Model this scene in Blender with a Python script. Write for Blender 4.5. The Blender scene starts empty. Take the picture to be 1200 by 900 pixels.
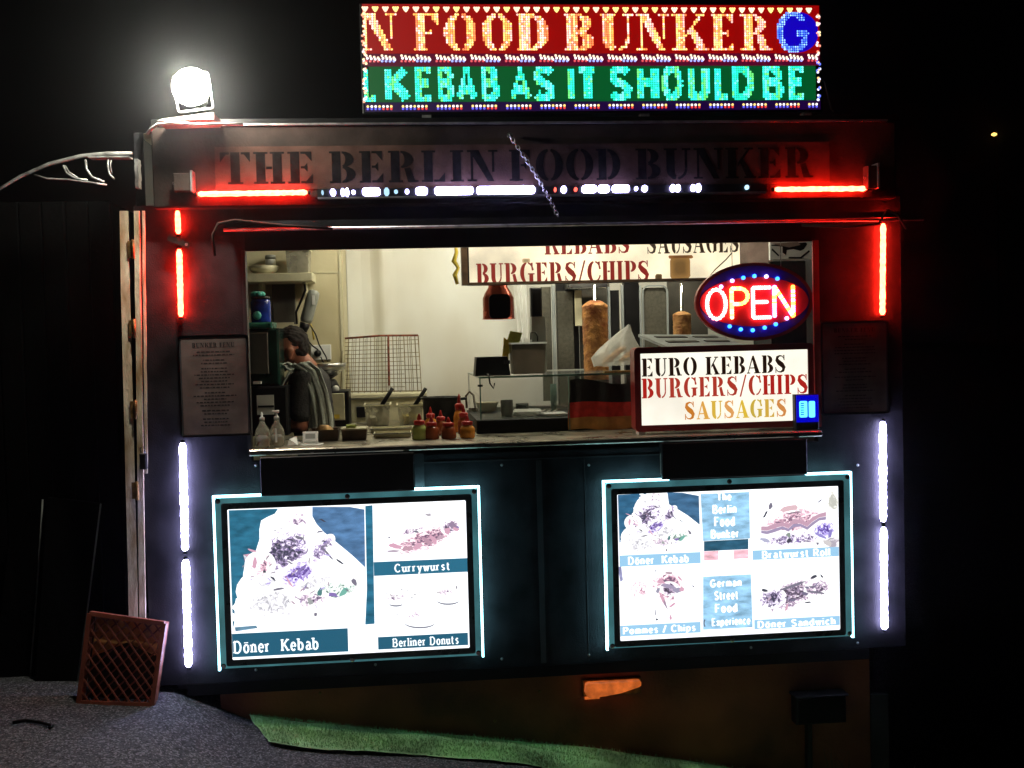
import bpy, bmesh, math, random
from mathutils import Vector, Matrix
random.seed(7)
S = bpy.context.scene
C = S.collection
PI = math.pi
# ------------------------------------------------------------------ camera, world, exposure
F_PX = 1300.0; DIST = 4.8; EYE = 1.62
YAW, PITCH, ROLL = math.radians(-5.447), math.radians(-2.069), math.radians(1.474)
MR = Matrix.Rotation(YAW, 3, 'Z') @ Matrix.Rotation(PITCH, 3, 'X') @ Matrix.Rotation(ROLL, 3, 'Y')
cam_d = bpy.data.cameras.new('camera')
cam = bpy.data.objects.new('camera', cam_d); C.objects.link(cam)
cam_d.sensor_width = 36; cam_d.lens = F_PX / 1200 * 36; cam_d.clip_end = 2000; cam_d.clip_start = 0.05
cam.matrix_world = Matrix.Translation((0, -DIST, EYE)) @ (MR @ Matrix.Rotation(PI / 2, 3, 'X')).to_4x4()
S.camera = cam
w = bpy.data.worlds.new('World'); S.world = w; w.use_nodes = True
bg = w.node_tree.nodes['Background']
bg.inputs[0].default_value = (0.25, 0.3, 0.45, 1); bg.inputs[1].default_value = 0.0004
S.view_settings.view_transform = 'Standard'; S.view_settings.look = 'None'
S.view_settings.exposure = 0; S.view_settings.gamma = 1
S.cycles.use_denoising = True
S.cycles.max_bounces = 6; S.cycles.transparent_max_bounces = 12
S.cycles.sample_clamp_indirect = 4

def at(px, py, Y=0.0):
    d = MR @ Vector(((px - 600) / F_PX, 1, -(py - 450) / F_PX))
    return Vector((0, -DIST, EYE)) + d * ((Y + DIST) / d.y)
def rect(tl, tr, br, bl, Y=0.0):
    a, b, c, d = (at(*p, Y) for p in (tl, tr, br, bl))
    return (a.x + d.x) / 2, (b.x + c.x) / 2, (c.z + d.z) / 2, (a.z + b.z) / 2
def X(px, py, Y=0.0): return at(px, py, Y).x
def Z(px, py, Y=0.0): return at(px, py, Y).z

# ------------------------------------------------------------------ materials
def mat(name, col=(0.5, 0.5, 0.5), rough=0.5, metal=0.0, var=0.15, scale=8.0, bump=0.0, bscale=None, spec=0.5, trans=0.0, alpha=1.0, ior=1.45, stretch=None, col2=None, coat=0):
    m = bpy.data.materials.new(name); m.use_nodes = True
    nt = m.node_tree; b = nt.nodes['Principled BSDF']
    b.inputs['Roughness'].default_value = rough; b.inputs['Metallic'].default_value = metal
    b.inputs['Specular IOR Level'].default_value = spec; b.inputs['Transmission Weight'].default_value = trans
    b.inputs['Alpha'].default_value = alpha; b.inputs['IOR'].default_value = ior
    b.inputs['Coat Weight'].default_value = coat
    tc = nt.nodes.new('ShaderNodeTexCoord'); mp = nt.nodes.new('ShaderNodeMapping')
    nt.links.new(tc.outputs['Object'], mp.inputs[0])
    if stretch: mp.inputs['Scale'].default_value = stretch
    n = nt.nodes.new('ShaderNodeTexNoise'); n.inputs['Scale'].default_value = scale; n.inputs['Detail'].default_value = 5
    nt.links.new(mp.outputs[0], n.inputs['Vector'])
    r = nt.nodes.new('ShaderNodeValToRGB')
    c2 = col2 or tuple(c * (1 - var * 2.2) for c in col); c1 = tuple(min(1, c * (1 + var * .6)) for c in col)
    r.color_ramp.elements[0].position = .32; r.color_ramp.elements[0].color = (*c2, 1)
    r.color_ramp.elements[1].position = .66; r.color_ramp.elements[1].color = (*c1, 1)
    nt.links.new(n.outputs['Fac'], r.inputs[0]); nt.links.new(r.outputs[0], b.inputs['Base Color'])
    if rough > .05:
        mr = nt.nodes.new('ShaderNodeMapRange'); mr.inputs[3].default_value = max(0, rough - .12); mr.inputs[4].default_value = min(1, rough + .12)
        nt.links.new(n.outputs['Fac'], mr.inputs[0]); nt.links.new(mr.outputs[0], b.inputs['Roughness'])
    if bump:
        n2 = nt.nodes.new('ShaderNodeTexNoise'); n2.inputs['Scale'].default_value = bscale or scale * 6; n2.inputs['Detail'].default_value = 6
        nt.links.new(mp.outputs[0], n2.inputs['Vector'])
        bp = nt.nodes.new('ShaderNodeBump'); bp.inputs['Strength'].default_value = bump; bp.inputs['Distance'].default_value = .01
        nt.links.new(n2.outputs['Fac'], bp.inputs['Height']); nt.links.new(bp.outputs[0], b.inputs['Normal'])
    return m
def emit(name, col, strength=1.0, sample=True, base=(0.1, 0.1, 0.1), attr=False, var=0.0, vscale=5.0):
    m = bpy.data.materials.new(name); m.use_nodes = True
    nt = m.node_tree; b = nt.nodes['Principled BSDF']
    b.inputs['Base Color'].default_value = (*base, 1); b.inputs['Roughness'].default_value = .4
    b.inputs['Emission Color'].default_value = (*col, 1); b.inputs['Emission Strength'].default_value = strength
    if attr:
        a = nt.nodes.new('ShaderNodeAttribute'); a.attribute_name = 'col'
        nt.links.new(a.outputs['Color'], b.inputs['Emission Color'])
    if attr and var:
        tc = nt.nodes.new('ShaderNodeTexCoord'); mp = nt.nodes.new('ShaderNodeMapping'); mp.inputs['Scale'].default_value = (1, 1, 2.6); mp.inputs['Rotation'].default_value = (0, .5, 0)
        n = nt.nodes.new('ShaderNodeTexNoise'); n.inputs['Scale'].default_value = vscale; n.inputs['Detail'].default_value = 6
        nt.links.new(tc.outputs['Object'], mp.inputs[0]); nt.links.new(mp.outputs[0], n.inputs['Vector'])
        mr = nt.nodes.new('ShaderNodeMapRange'); mr.inputs[1].default_value = .3; mr.inputs[2].default_value = .7
        mr.inputs[3].default_value = strength * (1 - var); mr.inputs[4].default_value = strength * (1 + var)
        nt.links.new(n.outputs['Fac'], mr.inputs[0]); nt.links.new(mr.outputs[0], b.inputs['Emission Strength'])
    elif var:
        tc = nt.nodes.new('ShaderNodeTexCoord')
        n = nt.nodes.new('ShaderNodeTexNoise'); n.inputs['Scale'].default_value = vscale; n.inputs['Detail'].default_value = 4
        nt.links.new(tc.outputs['Object'], n.inputs['Vector'])
        mr = nt.nodes.new('ShaderNodeMapRange'); mr.inputs[1].default_value = .3; mr.inputs[2].default_value = .7
        mr.inputs[3].default_value = strength * (1 - var); mr.inputs[4].default_value = strength * (1 + var)
        nt.links.new(n.outputs['Fac'], mr.inputs[0]); nt.links.new(mr.outputs[0], b.inputs['Emission Strength'])
    if not sample: m.cycles.emission_sampling = 'NONE'
    return m

M = {}
M['facade'] = mat('black_painted_panel', (0.024, 0.024, 0.028), .5, 0, .35, 6, .2, 160, spec=.25)
M['facade2'] = mat('dark_panel_edge', (0.05, 0.05, 0.055), .5, 0, .2, 6, .1, 120)
M['black'] = mat('black_plastic', (0.006, 0.006, 0.0065), .45, 0, .2, 12, .05, spec=.25)
M['blackmetal'] = mat('black_metal', (0.012, 0.012, 0.013), .4, .3, .2, 12, .05)
M['fascia'] = mat('grimy_fascia', (0.038, 0.028, 0.024), .9, 0, .25, 6, .15, 90, spec=.08)
M['banner'] = mat('faded_banner', (0.075, 0.042, 0.032), .9, 0, .2, 9, .12, 140, spec=.08)
M['bannertxt'] = mat('black_print', (0.01, 0.009, 0.009), .9, 0, .3, 20, .1, spec=.05)
M['steel'] = mat('brushed_steel', (0.55, 0.55, 0.53), .28, 1.0, .12, 3, .06, 60, stretch=(1, 1, 12))
M['galv'] = mat('worn_aluminium', (0.5, 0.5, 0.5), .4, .9, .2, 20, .1)
M['skirt'] = mat('rusty_skirt', (0.42, 0.13, 0.055), .6, 0, .3, 2.2, .3, 60, col2=(0.12, 0.045, 0.025))
M['cream'] = mat('cream_kitchen_wall', (0.58, 0.53, 0.36), .5, 0, .06, 2.2, .05, 40, col2=(0.44, 0.38, 0.22))
M['white_wall'] = mat('grey_white_kitchen_wall', (0.66, 0.67, 0.63), .45, 0, .06, 1.6, .05, 30, stretch=(1.2, 1.2, .8), col2=(0.53, 0.50, 0.42))
M['counter'] = mat('worn_steel_counter', (0.5, 0.46, 0.36), .3, .8, .2, 9, .12, 60)
M['woodf'] = mat('brown_laminate', (0.28, 0.2, 0.17), .6, 0, .15, 14, .1)
M['glass'] = mat('pale_green_glass', (0.75, 0.9, 0.84), .04, 0, 0.0, 2, 0, None, .5, 0, .16)
M['glassedge'] = mat('green_glass_edge', (0.16, 0.3, 0.25), .2, 0, .1, 9)
M['clear'] = mat('cloudy_clear_plastic', (0.55, 0.52, 0.4), .25, 0, .15, 14, .1, None, .5, 0, .45)
M['bag'] = mat('thin_clear_bag', (0.8, 0.8, 0.74), .25, 0, .2, 22, .3, 40, .6, 0, .42)
M['white'] = mat('white_plastic', (0.72, 0.72, 0.68), .4, 0, .08, 9, .05)
M['cream_pl'] = mat('cream_plastic', (0.6, 0.56, 0.38), .45, 0, .1, 12, .05)
M['grey'] = mat('dark_grey_panel', (0.06, 0.055, 0.045), .55, 0, .15, 10, .1)
M['grey2'] = mat('grey_mesh_panel', (0.085, 0.08, 0.06), .65, .1, .15, 60, .3, 200)
M['lidgrey'] = mat('grey_lid_plastic', (0.3, 0.33, 0.33), .4, 0, .08, 9, .05)
M['copper'] = mat('red_copper_lamp', (0.34, 0.045, 0.015), .25, .6, .2, 9, .05)
M['midgrey'] = mat('mid_grey_paint', (0.27, 0.28, 0.25), .5, 0, .12, 10, .05)
M['redpaint'] = mat('dark_red_frame', (0.30, 0.03, 0.03), .35, 0, .12, 10, .06, coat=.3)
M['redpl'] = mat('red_plastic', (0.52, 0.02, 0.015), .35, 0, .15, 12, .05)
M['redlit_trim'] = mat('red_lit_window_trim', (0.5, 0.07, 0.06), .4, 0, .12, 12, .05)  # red light of the OPEN sign put into the trim colour
M['crate'] = mat('faded_red_crate', (0.36, 0.10, 0.055), .5, 0, .2, 14, .1)
M['cratecard'] = mat('orange_card', (0.9, 0.42, 0.14), .7, 0, .2, 9, .1)
M['skin'] = mat('skin', (0.36, 0.13, 0.075), .5, 0, .12, 30, .15, 300)
M['hair'] = mat('dark_brown_hair', (0.018, 0.009, 0.006), .8, 0, .5, 60, .8, 150, stretch=(1, 1, 4))
M['shirt'] = mat('charcoal_shirt', (0.035, 0.033, 0.033), .85, 0, .25, 40, .5, 120)
M['towel'] = mat('grey_towel', (0.34, 0.355, 0.31), .9, 0, .1, 60, .5, 200)
M['trous'] = mat('black_trousers', (0.02, 0.02, 0.022), .85, 0, .2, 40, .4)
M['meat'] = mat('roast_kebab_meat', (0.70, 0.32, 0.09), .45, 0, .2, 19, 1.0, 60, col2=(0.30, 0.08, 0.02), coat=.2, stretch=(1, 1, 1.1))
M['meat2'] = mat('pale_kebab_meat', (0.62, 0.34, 0.12), .5, 0, .2, 26, .8, 80, col2=(0.3, 0.11, 0.03))
M['brown'] = mat('brown_plastic', (0.09, 0.065, 0.045), .5, 0, .15, 12, .05)
M['tin'] = mat('dark_loaf_tin', (0.10, 0.06, 0.035), .45, .2, .25, 16, .1)
M['flagk'] = mat('flag_black', (0.012, 0.012, 0.013), .8, 0, .2, 30, .3)
M['flagr'] = mat('flag_red', (0.62, 0.035, 0.03), .8, 0, .15, 30, .3)
M['flagg'] = mat('flag_gold', (0.55, 0.27, 0.07), .8, 0, .2, 14, .3)
M['blue'] = mat('blue_jar', (0.01, 0.035, 0.3), .15, 0, .3, 14, .05, col2=(0.002, 0.006, 0.05))
M['teal'] = mat('teal_label', (0.1, 0.55, 0.45), .4, 0, .3, 40, .05)
M['bottle_green'] = mat('dark_green_plastic', (0.008, 0.03, 0.022), .2, 0, .3, 8, .05)
M['tealdk'] = mat('teal_reflect_lid', (0.02, 0.14, 0.10), .3, 0, .3, 20, .05)  # dark green lid with its teal reflection put into the colour
M['yel'] = mat('yellow_sauce', (0.7, 0.52, 0.08), .18, 0, .15, 20)
M['orange'] = mat('orange_sauce', (0.8, 0.3, 0.04), .18, 0, .15, 20)
M['ketch'] = mat('brown_red_sauce', (0.4, 0.09, 0.03), .18, 0, .2, 20)
M['lime'] = mat('lime_sauce', (0.5, 0.56, 0.15), .18, 0, .15, 20)
M['rustwire'] = mat('greasy_wire', (0.22, 0.17, 0.08), .4, .7, .3, 40, .1)
M['rust'] = mat('rusty_rim', (0.22, 0.06, 0.03), .5, .5, .3, 40, .1)
M['frame'] = mat('weathered_cream_paint', (0.8, 0.72, 0.52), .65, 0, .2, 7, .4, 50, col2=(0.42, 0.28, 0.14), stretch=(3, 3, 1))
M['hinge'] = mat('rusty_hinge', (0.35, 0.2, 0.07), .5, .6, .3, 40, .2)
M['canopy'] = mat('worn_white_metal', (0.4, 0.4, 0.38), .4, .3, .3, 20, .1)
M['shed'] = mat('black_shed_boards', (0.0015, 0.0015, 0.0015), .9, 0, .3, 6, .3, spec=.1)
M['print'] = mat('menu_print', (0.03, 0.025, 0.025), .7, 0, .1, 20)
M['menu'] = mat('faded_menu_sheet', (0.2, 0.15, 0.135), .35, 0, .15, 12, .05, coat=.4)
M['acrylic'] = emit('edge_lit_acrylic', (0.25, 0.85, 0.95), .15, var=.45, vscale=7, base=(.1, .25, .28))
M['gasket'] = mat('dark_grey_gasket', (0.05, 0.07, 0.075), .3, .2, .2, 12, .05)
M['chrome'] = mat('chrome', (0.8, 0.8, 0.78), .1, 1.0, .05, 12)
bgm = M['bag']; nt = bgm.node_tree; b_ = nt.nodes['Principled BSDF']; b_.inputs['Alpha'].default_value = 1
tr_ = nt.nodes.new('ShaderNodeBsdfTransparent'); tl_ = nt.nodes.new('ShaderNodeBsdfTranslucent'); tl_.inputs[0].default_value = (.85, .85, .78, 1)
m1 = nt.nodes.new('ShaderNodeMixShader'); m1.inputs[0].default_value = .5; nt.links.new(b_.outputs[0], m1.inputs[1]); nt.links.new(tl_.outputs[0], m1.inputs[2])
m2 = nt.nodes.new('ShaderNodeMixShader'); m2.inputs[0].default_value = .38; nt.links.new(tr_.outputs[0], m2.inputs[1]); nt.links.new(m1.outputs[0], m2.inputs[2])
nt.links.new(m2.outputs[0], nt.nodes['Material Output'].inputs[0])
# lights
M['e_white'] = emit('white_led_tube', (1.0, 0.97, 1.0), 1, attr=False); 
M['e_white'] = emit('white_led_tube', (0.56, 0.53, 1.0), 34, var=.25, vscale=60)
M['e_red'] = emit('red_led_tube', (1.0, 0.014, 0.006), 125, var=.3, vscale=60)
M['e_blue'] = emit('violet_white_led', (0.42, 0.42, 1.0), 16)
M['e_cyan'] = emit('cyan_white_edge_led', (0.36, 0.86, 1.0), 9, var=.3, vscale=9)
M['e_flood'] = emit('floodlight_lens', (1.0, 0.96, 0.82), 720)
M['e_poster'] = emit('backlit_poster_white', (0.93, 1.0, 1.0), 1.3)
M['e_kebab'] = emit('warm_lightbox_face', (1.0, 0.94, 0.80), 1.12, var=.22, vscale=2.6)
M['e_hang'] = emit('dirty_warm_lightbox_face', (1.0, 0.86, 0.58), 1.0, var=.45, vscale=3.2)
M['e_attr'] = emit('coloured_led', (1, 1, 1), 1, sample=False, attr=True, base=(.02, .02, .02))
M['e_print'] = emit('backlit_print', (1, 1, 1), 1, sample=False, attr=True, base=(.02, .02, .02), var=.38, vscale=16)
M['e_attr_s'] = emit('coloured_neon', (1, 1, 1), 1, sample=True, attr=True, base=(.02, .02, .02))
M['e_amber'] = emit('amber_marker_lens', (1.0, 0.2, 0.03), .5, var=.5, vscale=22)
M['e_ceil'] = emit('ceiling_tube', (1.0, 0.95, 0.76), 58)
M['e_heat'] = emit('heat_lamp_bulb', (1.0, 0.6, 0.3), 2)
M['e_far'] = emit('far_lamp', (1.0, 0.55, 0.12), 3)

# ------------------------------------------------------------------ mesh builder
class MB:
    def __init__(s): s.v = []; s.f = []; s.c = []
    def add(s, vs, fs, col=None):
        o = len(s.v); s.v += [tuple(v) for v in vs]; s.f += [tuple(i + o for i in f) for f in fs]; s.c += [col] * len(fs); return s
    def box(s, x0, x1, y0, y1, z0, z1, col=None):
        if x0 > x1: x0, x1 = x1, x0
        if y0 > y1: y0, y1 = y1, y0
        if z0 > z1: z0, z1 = z1, z0
        return s.add([(x0, y0, z0), (x1, y0, z0), (x1, y1, z0), (x0, y1, z0), (x0, y0, z1), (x1, y0, z1), (x1, y1, z1), (x0, y1, z1)],
                     [(0, 3, 2, 1), (4, 5, 6, 7), (0, 1, 5, 4), (1, 2, 6, 5), (2, 3, 7, 6), (3, 0, 4, 7)], col)
    def bbox(s, x0, x1, y0, y1, z0, z1, b=.004):
        """box bevelled at its front outline"""
        if x0 > x1: x0, x1 = x1, x0
        if y0 > y1: y0, y1 = y1, y0
        if z0 > z1: z0, z1 = z1, z0
        P = []
        def ring(y, i): return [(x0 + i, y, z0 + i), (x1 - i, y, z0 + i), (x1 - i, y, z1 - i), (x0 + i, y, z1 - i)]
        P = ring(y0, b) + ring(y0 + b, 0) + ring(y1 - b, 0) + ring(y1, b)
        F = [(0, 1, 2, 3), (15, 14, 13, 12)]
        for k in range(3):
            for i in range(4):
                a = k * 4 + i; c = k * 4 + (i + 1) % 4
                F.append((a, a + 4, c + 4, c))
        return s.add(P, F)
    def poly(s, pts, y, t=.001, col=None):
        """flat outline in x,z facing -y with thickness t"""
        n = len(pts)
        a = sum(pts[i][0] * pts[(i + 1) % n][1] - pts[(i + 1) % n][0] * pts[i][1] for i in range(n))
        if a < 0: pts = pts[::-1]
        return s.add([(x, y, z) for x, z in pts] + [(x, y + t, z) for x, z in pts],
                     [tuple(range(n)), tuple(range(2 * n - 1, n - 1, -1))] + [(i, i + n, (i + 1) % n + n, (i + 1) % n) for i in range(n)], col)
    def tube(s, path, r, seg=8, cap=True, col=None):
        path = [Vector(p) for p in path]; n = len(path)
        rs = r if isinstance(r, (list, tuple)) else [r] * n
        V = []; up = None
        for i, p in enumerate(path):
            d = (path[min(i + 1, n - 1)] - path[max(i - 1, 0)])
            if d.length < 1e-9: d = Vector((0, 0, 1))
            d.normalize()
            if up is None:
                up = Vector((0, 0, 1)) if abs(d.z) < .9 else Vector((0, -1, 0))
            u = (up - d * up.dot(d))
            if u.length < 1e-6: u = d.orthogonal()
            u.normalize(); up = u; v = d.cross(u)
            for k in range(seg):
                a = 2 * PI * k / seg; V.append(p + (u * math.cos(a) + v * math.sin(a)) * rs[i])
        F = []
        for i in range(n - 1):
            for k in range(seg):
                a = i * seg + k; b = i * seg + (k + 1) % seg; F.append((a, b, b + seg, a + seg))
        if cap: F += [tuple(range(seg - 1, -1, -1)), tuple(range((n - 1) * seg, n * seg))]
        return s.add(V, F, col)
    def lathe(s, c, prof, seg=20, axis='z', sx=1, sy=1, jit=0, capb=True, capt=True):
        """profile [(r, h)]"""
        V = []; F = []
        for r, h in prof:
            for k in range(seg):
                a = 2 * PI * k / seg; rr = r * (1 + random.uniform(-jit, jit))
                x, y, z = rr * math.cos(a) * sx, rr * math.sin(a) * sy, h
                if axis == 'y': x, y, z = x, -z, y
                if axis == 'x': x, y, z = z, y, x
                V.append((c[0] + x, c[1] + y, c[2] + z))
        n = len(prof)
        for i in range(n - 1):
            for k in range(seg):
                a = i * seg + k; b = i * seg + (k + 1) % seg; F.append((a, b, b + seg, a + seg))
        if capb: F.append(tuple(range(seg - 1, -1, -1)))
        if capt: F.append(tuple(range((n - 1) * seg, n * seg)))
        return s.add(V, F)
    def rot(s, c, axis, ang):
        R = Matrix.Rotation(ang, 3, axis); c = Vector(c)
        s.v = [tuple(R @ (Vector(v) - c) + c) for v in s.v]; return s
    def build(s, name, m, parent=None, smooth=False, loc=None, kind=None):
        me = bpy.data.meshes.new(name)
        base = Vector((0, 0, 0))
        if parent is not None:
            p = parent
            while p is not None: base = base + p.location; p = p.parent
        elif loc is not None: base = Vector(loc)
        me.from_pydata([tuple(Vector(v) - base) for v in s.v], [], s.f)
        if any(c is not None for c in s.c):
            a = me.attributes.new('col', 'FLOAT_COLOR', 'FACE')
            for i, c in enumerate(s.c): a.data[i].color = (*(c or (0, 0, 0)), 1)
        me.materials.append(M[m] if isinstance(m, str) else m)
        if smooth:
            for p_ in me.polygons: p_.use_smooth = True
        me.update()
        bm = bmesh.new(); bm.from_mesh(me); bmesh.ops.recalc_face_normals(bm, faces=bm.faces); bm.to_mesh(me); bm.free()
        o = bpy.data.objects.new(name, me); C.objects.link(o)
        if parent is not None: o.parent = parent
        elif loc is not None: o.location = loc
        if kind: o['kind'] = kind
        return o
def tag(o, label, cat, group=None):
    o['label'] = label; o['category'] = cat
    if group: o['group'] = group
    return o
def thing(name, label, cat, loc, group=None):
    o = bpy.data.objects.new(name, None); C.objects.link(o); o.location = loc; o.empty_display_size = .05
    return tag(o, label, cat, group)
def struct(name, mb, m, loc=None, smooth=False):
    o = mb.build(name, m, None, smooth, loc); o['kind'] = 'structure'; return o
def rrect(x0, x1, z0, z1, r, n=4):
    P = []
    for cx, cz, a0 in ((x1 - r, z1 - r, 0), (x0 + r, z1 - r, 90), (x0 + r, z0 + r, 180), (x1 - r, z0 + r, 270)):
        for k in range(n + 1):
            a = math.radians(a0 + 90 * k / n); P.append((cx + r * math.cos(a), cz + r * math.sin(a)))
    return P
def ringframe(mb, x0, x1, z0, z1, wd, y0, y1, r=.0):
    """rectangular ring frame made of one closed outline"""
    ro = rrect(x0, x1, z0, z1, max(r, .001)); ri = rrect(x0 + wd, x1 - wd, z0 + wd, z1 - wd, max(r - wd, .001))
    n = len(ro); V = [(x, y0, z) for x, z in ro] + [(x, y0, z) for x, z in ri] + [(x, y1, z) for x, z in ro] + [(x, y1, z) for x, z in ri]
    Fc = []
    for i in range(n):
        j = (i + 1) % n
        Fc += [(i, n + i, n + j, j), (2 * n + i, 2 * n + j, 3 * n + j, 3 * n + i), (i, j, 2 * n + j, 2 * n + i), (n + i, 3 * n + i, 3 * n + j, n + j)]
    return mb.add(V, Fc)

# ------------------------------------------------------------------ lettering
def R_(a, b, c, d): return [(a, b), (c, b), (c, d), (a, d)]
def ARC(cx, cy, rx, ry, ix, iy, a0, a1, n=8):
    out = []
    for k in range(n):
        t0 = math.radians(a0 + (a1 - a0) * k / n); t1 = math.radians(a0 + (a1 - a0) * (k + 1) / n)
        out.append([(cx + rx * math.cos(t0), cy + ry * math.sin(t0)), (cx + rx * math.cos(t1), cy + ry * math.sin(t1)),
                    (cx + ix * math.cos(t1), cy + iy * math.sin(t1)), (cx + ix * math.cos(t0), cy + iy * math.sin(t0))])
    return out
def SW(pts, ws):
    out = []; n = len(pts); L = []
    for i in range(n):
        a = Vector(pts[max(i - 1, 0)]); b = Vector(pts[min(i + 1, n - 1)]); d = (b - a).normalized(); nn = Vector((-d.y, d.x)); p = Vector(pts[i])
        L.append((p + nn * ws[i] / 2, p - nn * ws[i] / 2))
    for i in range(n - 1): out.append([tuple(L[i][0]), tuple(L[i + 1][0]), tuple(L[i + 1][1]), tuple(L[i][1])])
    return out
def stem(x, w=.24): return [R_(x, .06, x + w, .94), R_(x - .07, 0, x + w + .07, .06), R_(x - .07, .94, x + w + .07, 1)]
def hstem(x, w, g):   # stem whose right serifs stop at the stencil gap
    return [R_(x, .06, x + w, .94), R_(x - .07, 0, x + w, .06), R_(x - .07, .94, x + w, 1)]
def stencil(ch, g=.05):
    """polygons of a heavy stencil roman capital, cap height 1; returns (polys, width)"""
    s = .25
    if ch == ' ': return [], .38
    if ch == '/': return [[(.0, -.06), (.1, -.06), (.48, 1.06), (.38, 1.06)]], .5
    if ch == 'I': return stem(.07), .40
    if ch in 'EFL':
        p = hstem(.07, s, g); x = .07 + s + g
        if ch in 'EL': p += [R_(x, 0, x + .32, .07), [(x + .14, .07), (x + .32, .07), (x + .32, .3)]]
        else: p += [R_(x - g, 0, x + .06, .06)]
        if ch in 'EF': p += [R_(x, .93, x + .30, 1), [(x + .12, .93), (x + .30, .93), (x + .30, .70)], R_(x, .47, x + .13, .54), [(x + .07, .505), (x + .18, .36), (x + .18, .65)]]
        else: p += [R_(x - g, .94, x + .05, 1)]
        return p, .74
    if ch == 'T':
        return [R_(.28, .06, .53, .94), R_(.2, 0, .61, .06), R_(0, .93, .28 - g, 1), R_(.28, .94, .53, 1), R_(.53 + g, .93, .81, 1),
                [(0, .93), (.16, .93), (.0, .68)], [(.81, .93), (.65, .93), (.81, .68)]], .81
    if ch == 'H':
        return stem(.07, s) + stem(.52, s) + [R_(.07 + s + g * .6, .46, .52 - g * .6, .54)], .84
    if ch == 'U':
        return [R_(.07, .32, .32, .94), R_(0, .94, .39, 1), R_(.62, .35, .7, .94), R_(.54, .94, .80, 1)] + ARC(.38, .32, .31, .34, .06, .2, 180, 262) + ARC(.38, .34, .32, .36, .24, .28, 278, 360), .80
    if ch == 'N':
        return [R_(.1, .06, .17, .94), R_(0, 0, .27, .06), R_(0, .94, .16, 1), [(.0 + .06, 1), (.34, 1), (.78, .0), (.60, .0)], R_(.72, .3, .79, .94), R_(.62, .94, .89, 1)], .88
    if ch == 'K':
        return stem(.07, s) + [[(.07 + s + g, .36), (.38, .52), (.66, .94), (.74, .94)], R_(.57, .94, .84, 1), [(.42, .56), (.53, .66), (.86, .06), (.62, .06)], R_(.56, 0, .92, .06)], .90
    if ch in 'BPRD':
        p = hstem(.07, s, g); x = .07 + s + g
        if ch == 'D': return p + ARC(x, .5, .42, .5, .17, .42, -88, 88, 12), .80
        if ch == 'B': return p + ARC(x, .745, .34, .255, .1, .19, -85, 90) + ARC(x, .27, .39, .27, .13, .2, -90, 85), .76
        p += ARC(x, .725, .36, .275, .11, .21, -88, 90)
        if ch == 'P': return p + [R_(x - g, 0, x + .06, .06)], .72
        return p + [R_(x - g, 0, x + .05, .06), [(x + .1, .44), (x + .27, .47), (x + .42, .0), (x + .2, .0)], R_(x + .3, 0, x + .5, .06)], .86
    if ch == 'O': return ARC(.42, .5, .42, .52, .17, .44, 95, 265, 12) + ARC(.42 + g, .5, .42, .52, .17, .44, -85, 85, 12), .88
    if ch in 'CG':
        p = ARC(.42, .5, .42, .52, .17, .44, 95, 265, 12) + ARC(.42 + g, .5, .38, .52, .30, .44, 15, 85, 6) + [[(.66, .98), (.78, 1), (.78, .62), (.72, .62)]]
        if ch == 'C': return p + ARC(.42 + g, .5, .38, .52, .30, .44, -85, -22, 6), .82
        return p + [R_(.56, .06, .80, .42), R_(.48, .42, .88, .48)] + ARC(.42 + g, .5, .36, .52, .26, .44, -85, -50, 4), .88
    if ch == 'A':
        return [[(.07, .06), (.13, .06), (.42, .86), (.38, 1)], R_(0, 0, .24, .06), [(.40, 1), (.48, 1), (.84, .06), (.56, .06), (.38, .78)], R_(.48, 0, .92, .06), R_(.2, .28, .5, .34)], .90
    if ch == 'S':
        pts = [(.60, .80), (.50, .93), (.34, .955), (.17, .87), (.15, .72), (.30, .56), (.48, .44), (.60, .29), (.55, .12), (.40, .045), (.22, .06), (.09, .20)]
        ws = [.04, .06, .09, .17, .24, .29, .29, .24, .17, .09, .06, .04]
        return SW(pts, ws) + [[(.57, 1), (.65, 1), (.65, .68), (.6, .7)], [(.04, .0), (.10, .0), (.1, .3), (.04, .34)]], .74
    return [R_(0, 0, .4, 1)], .5
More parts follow.
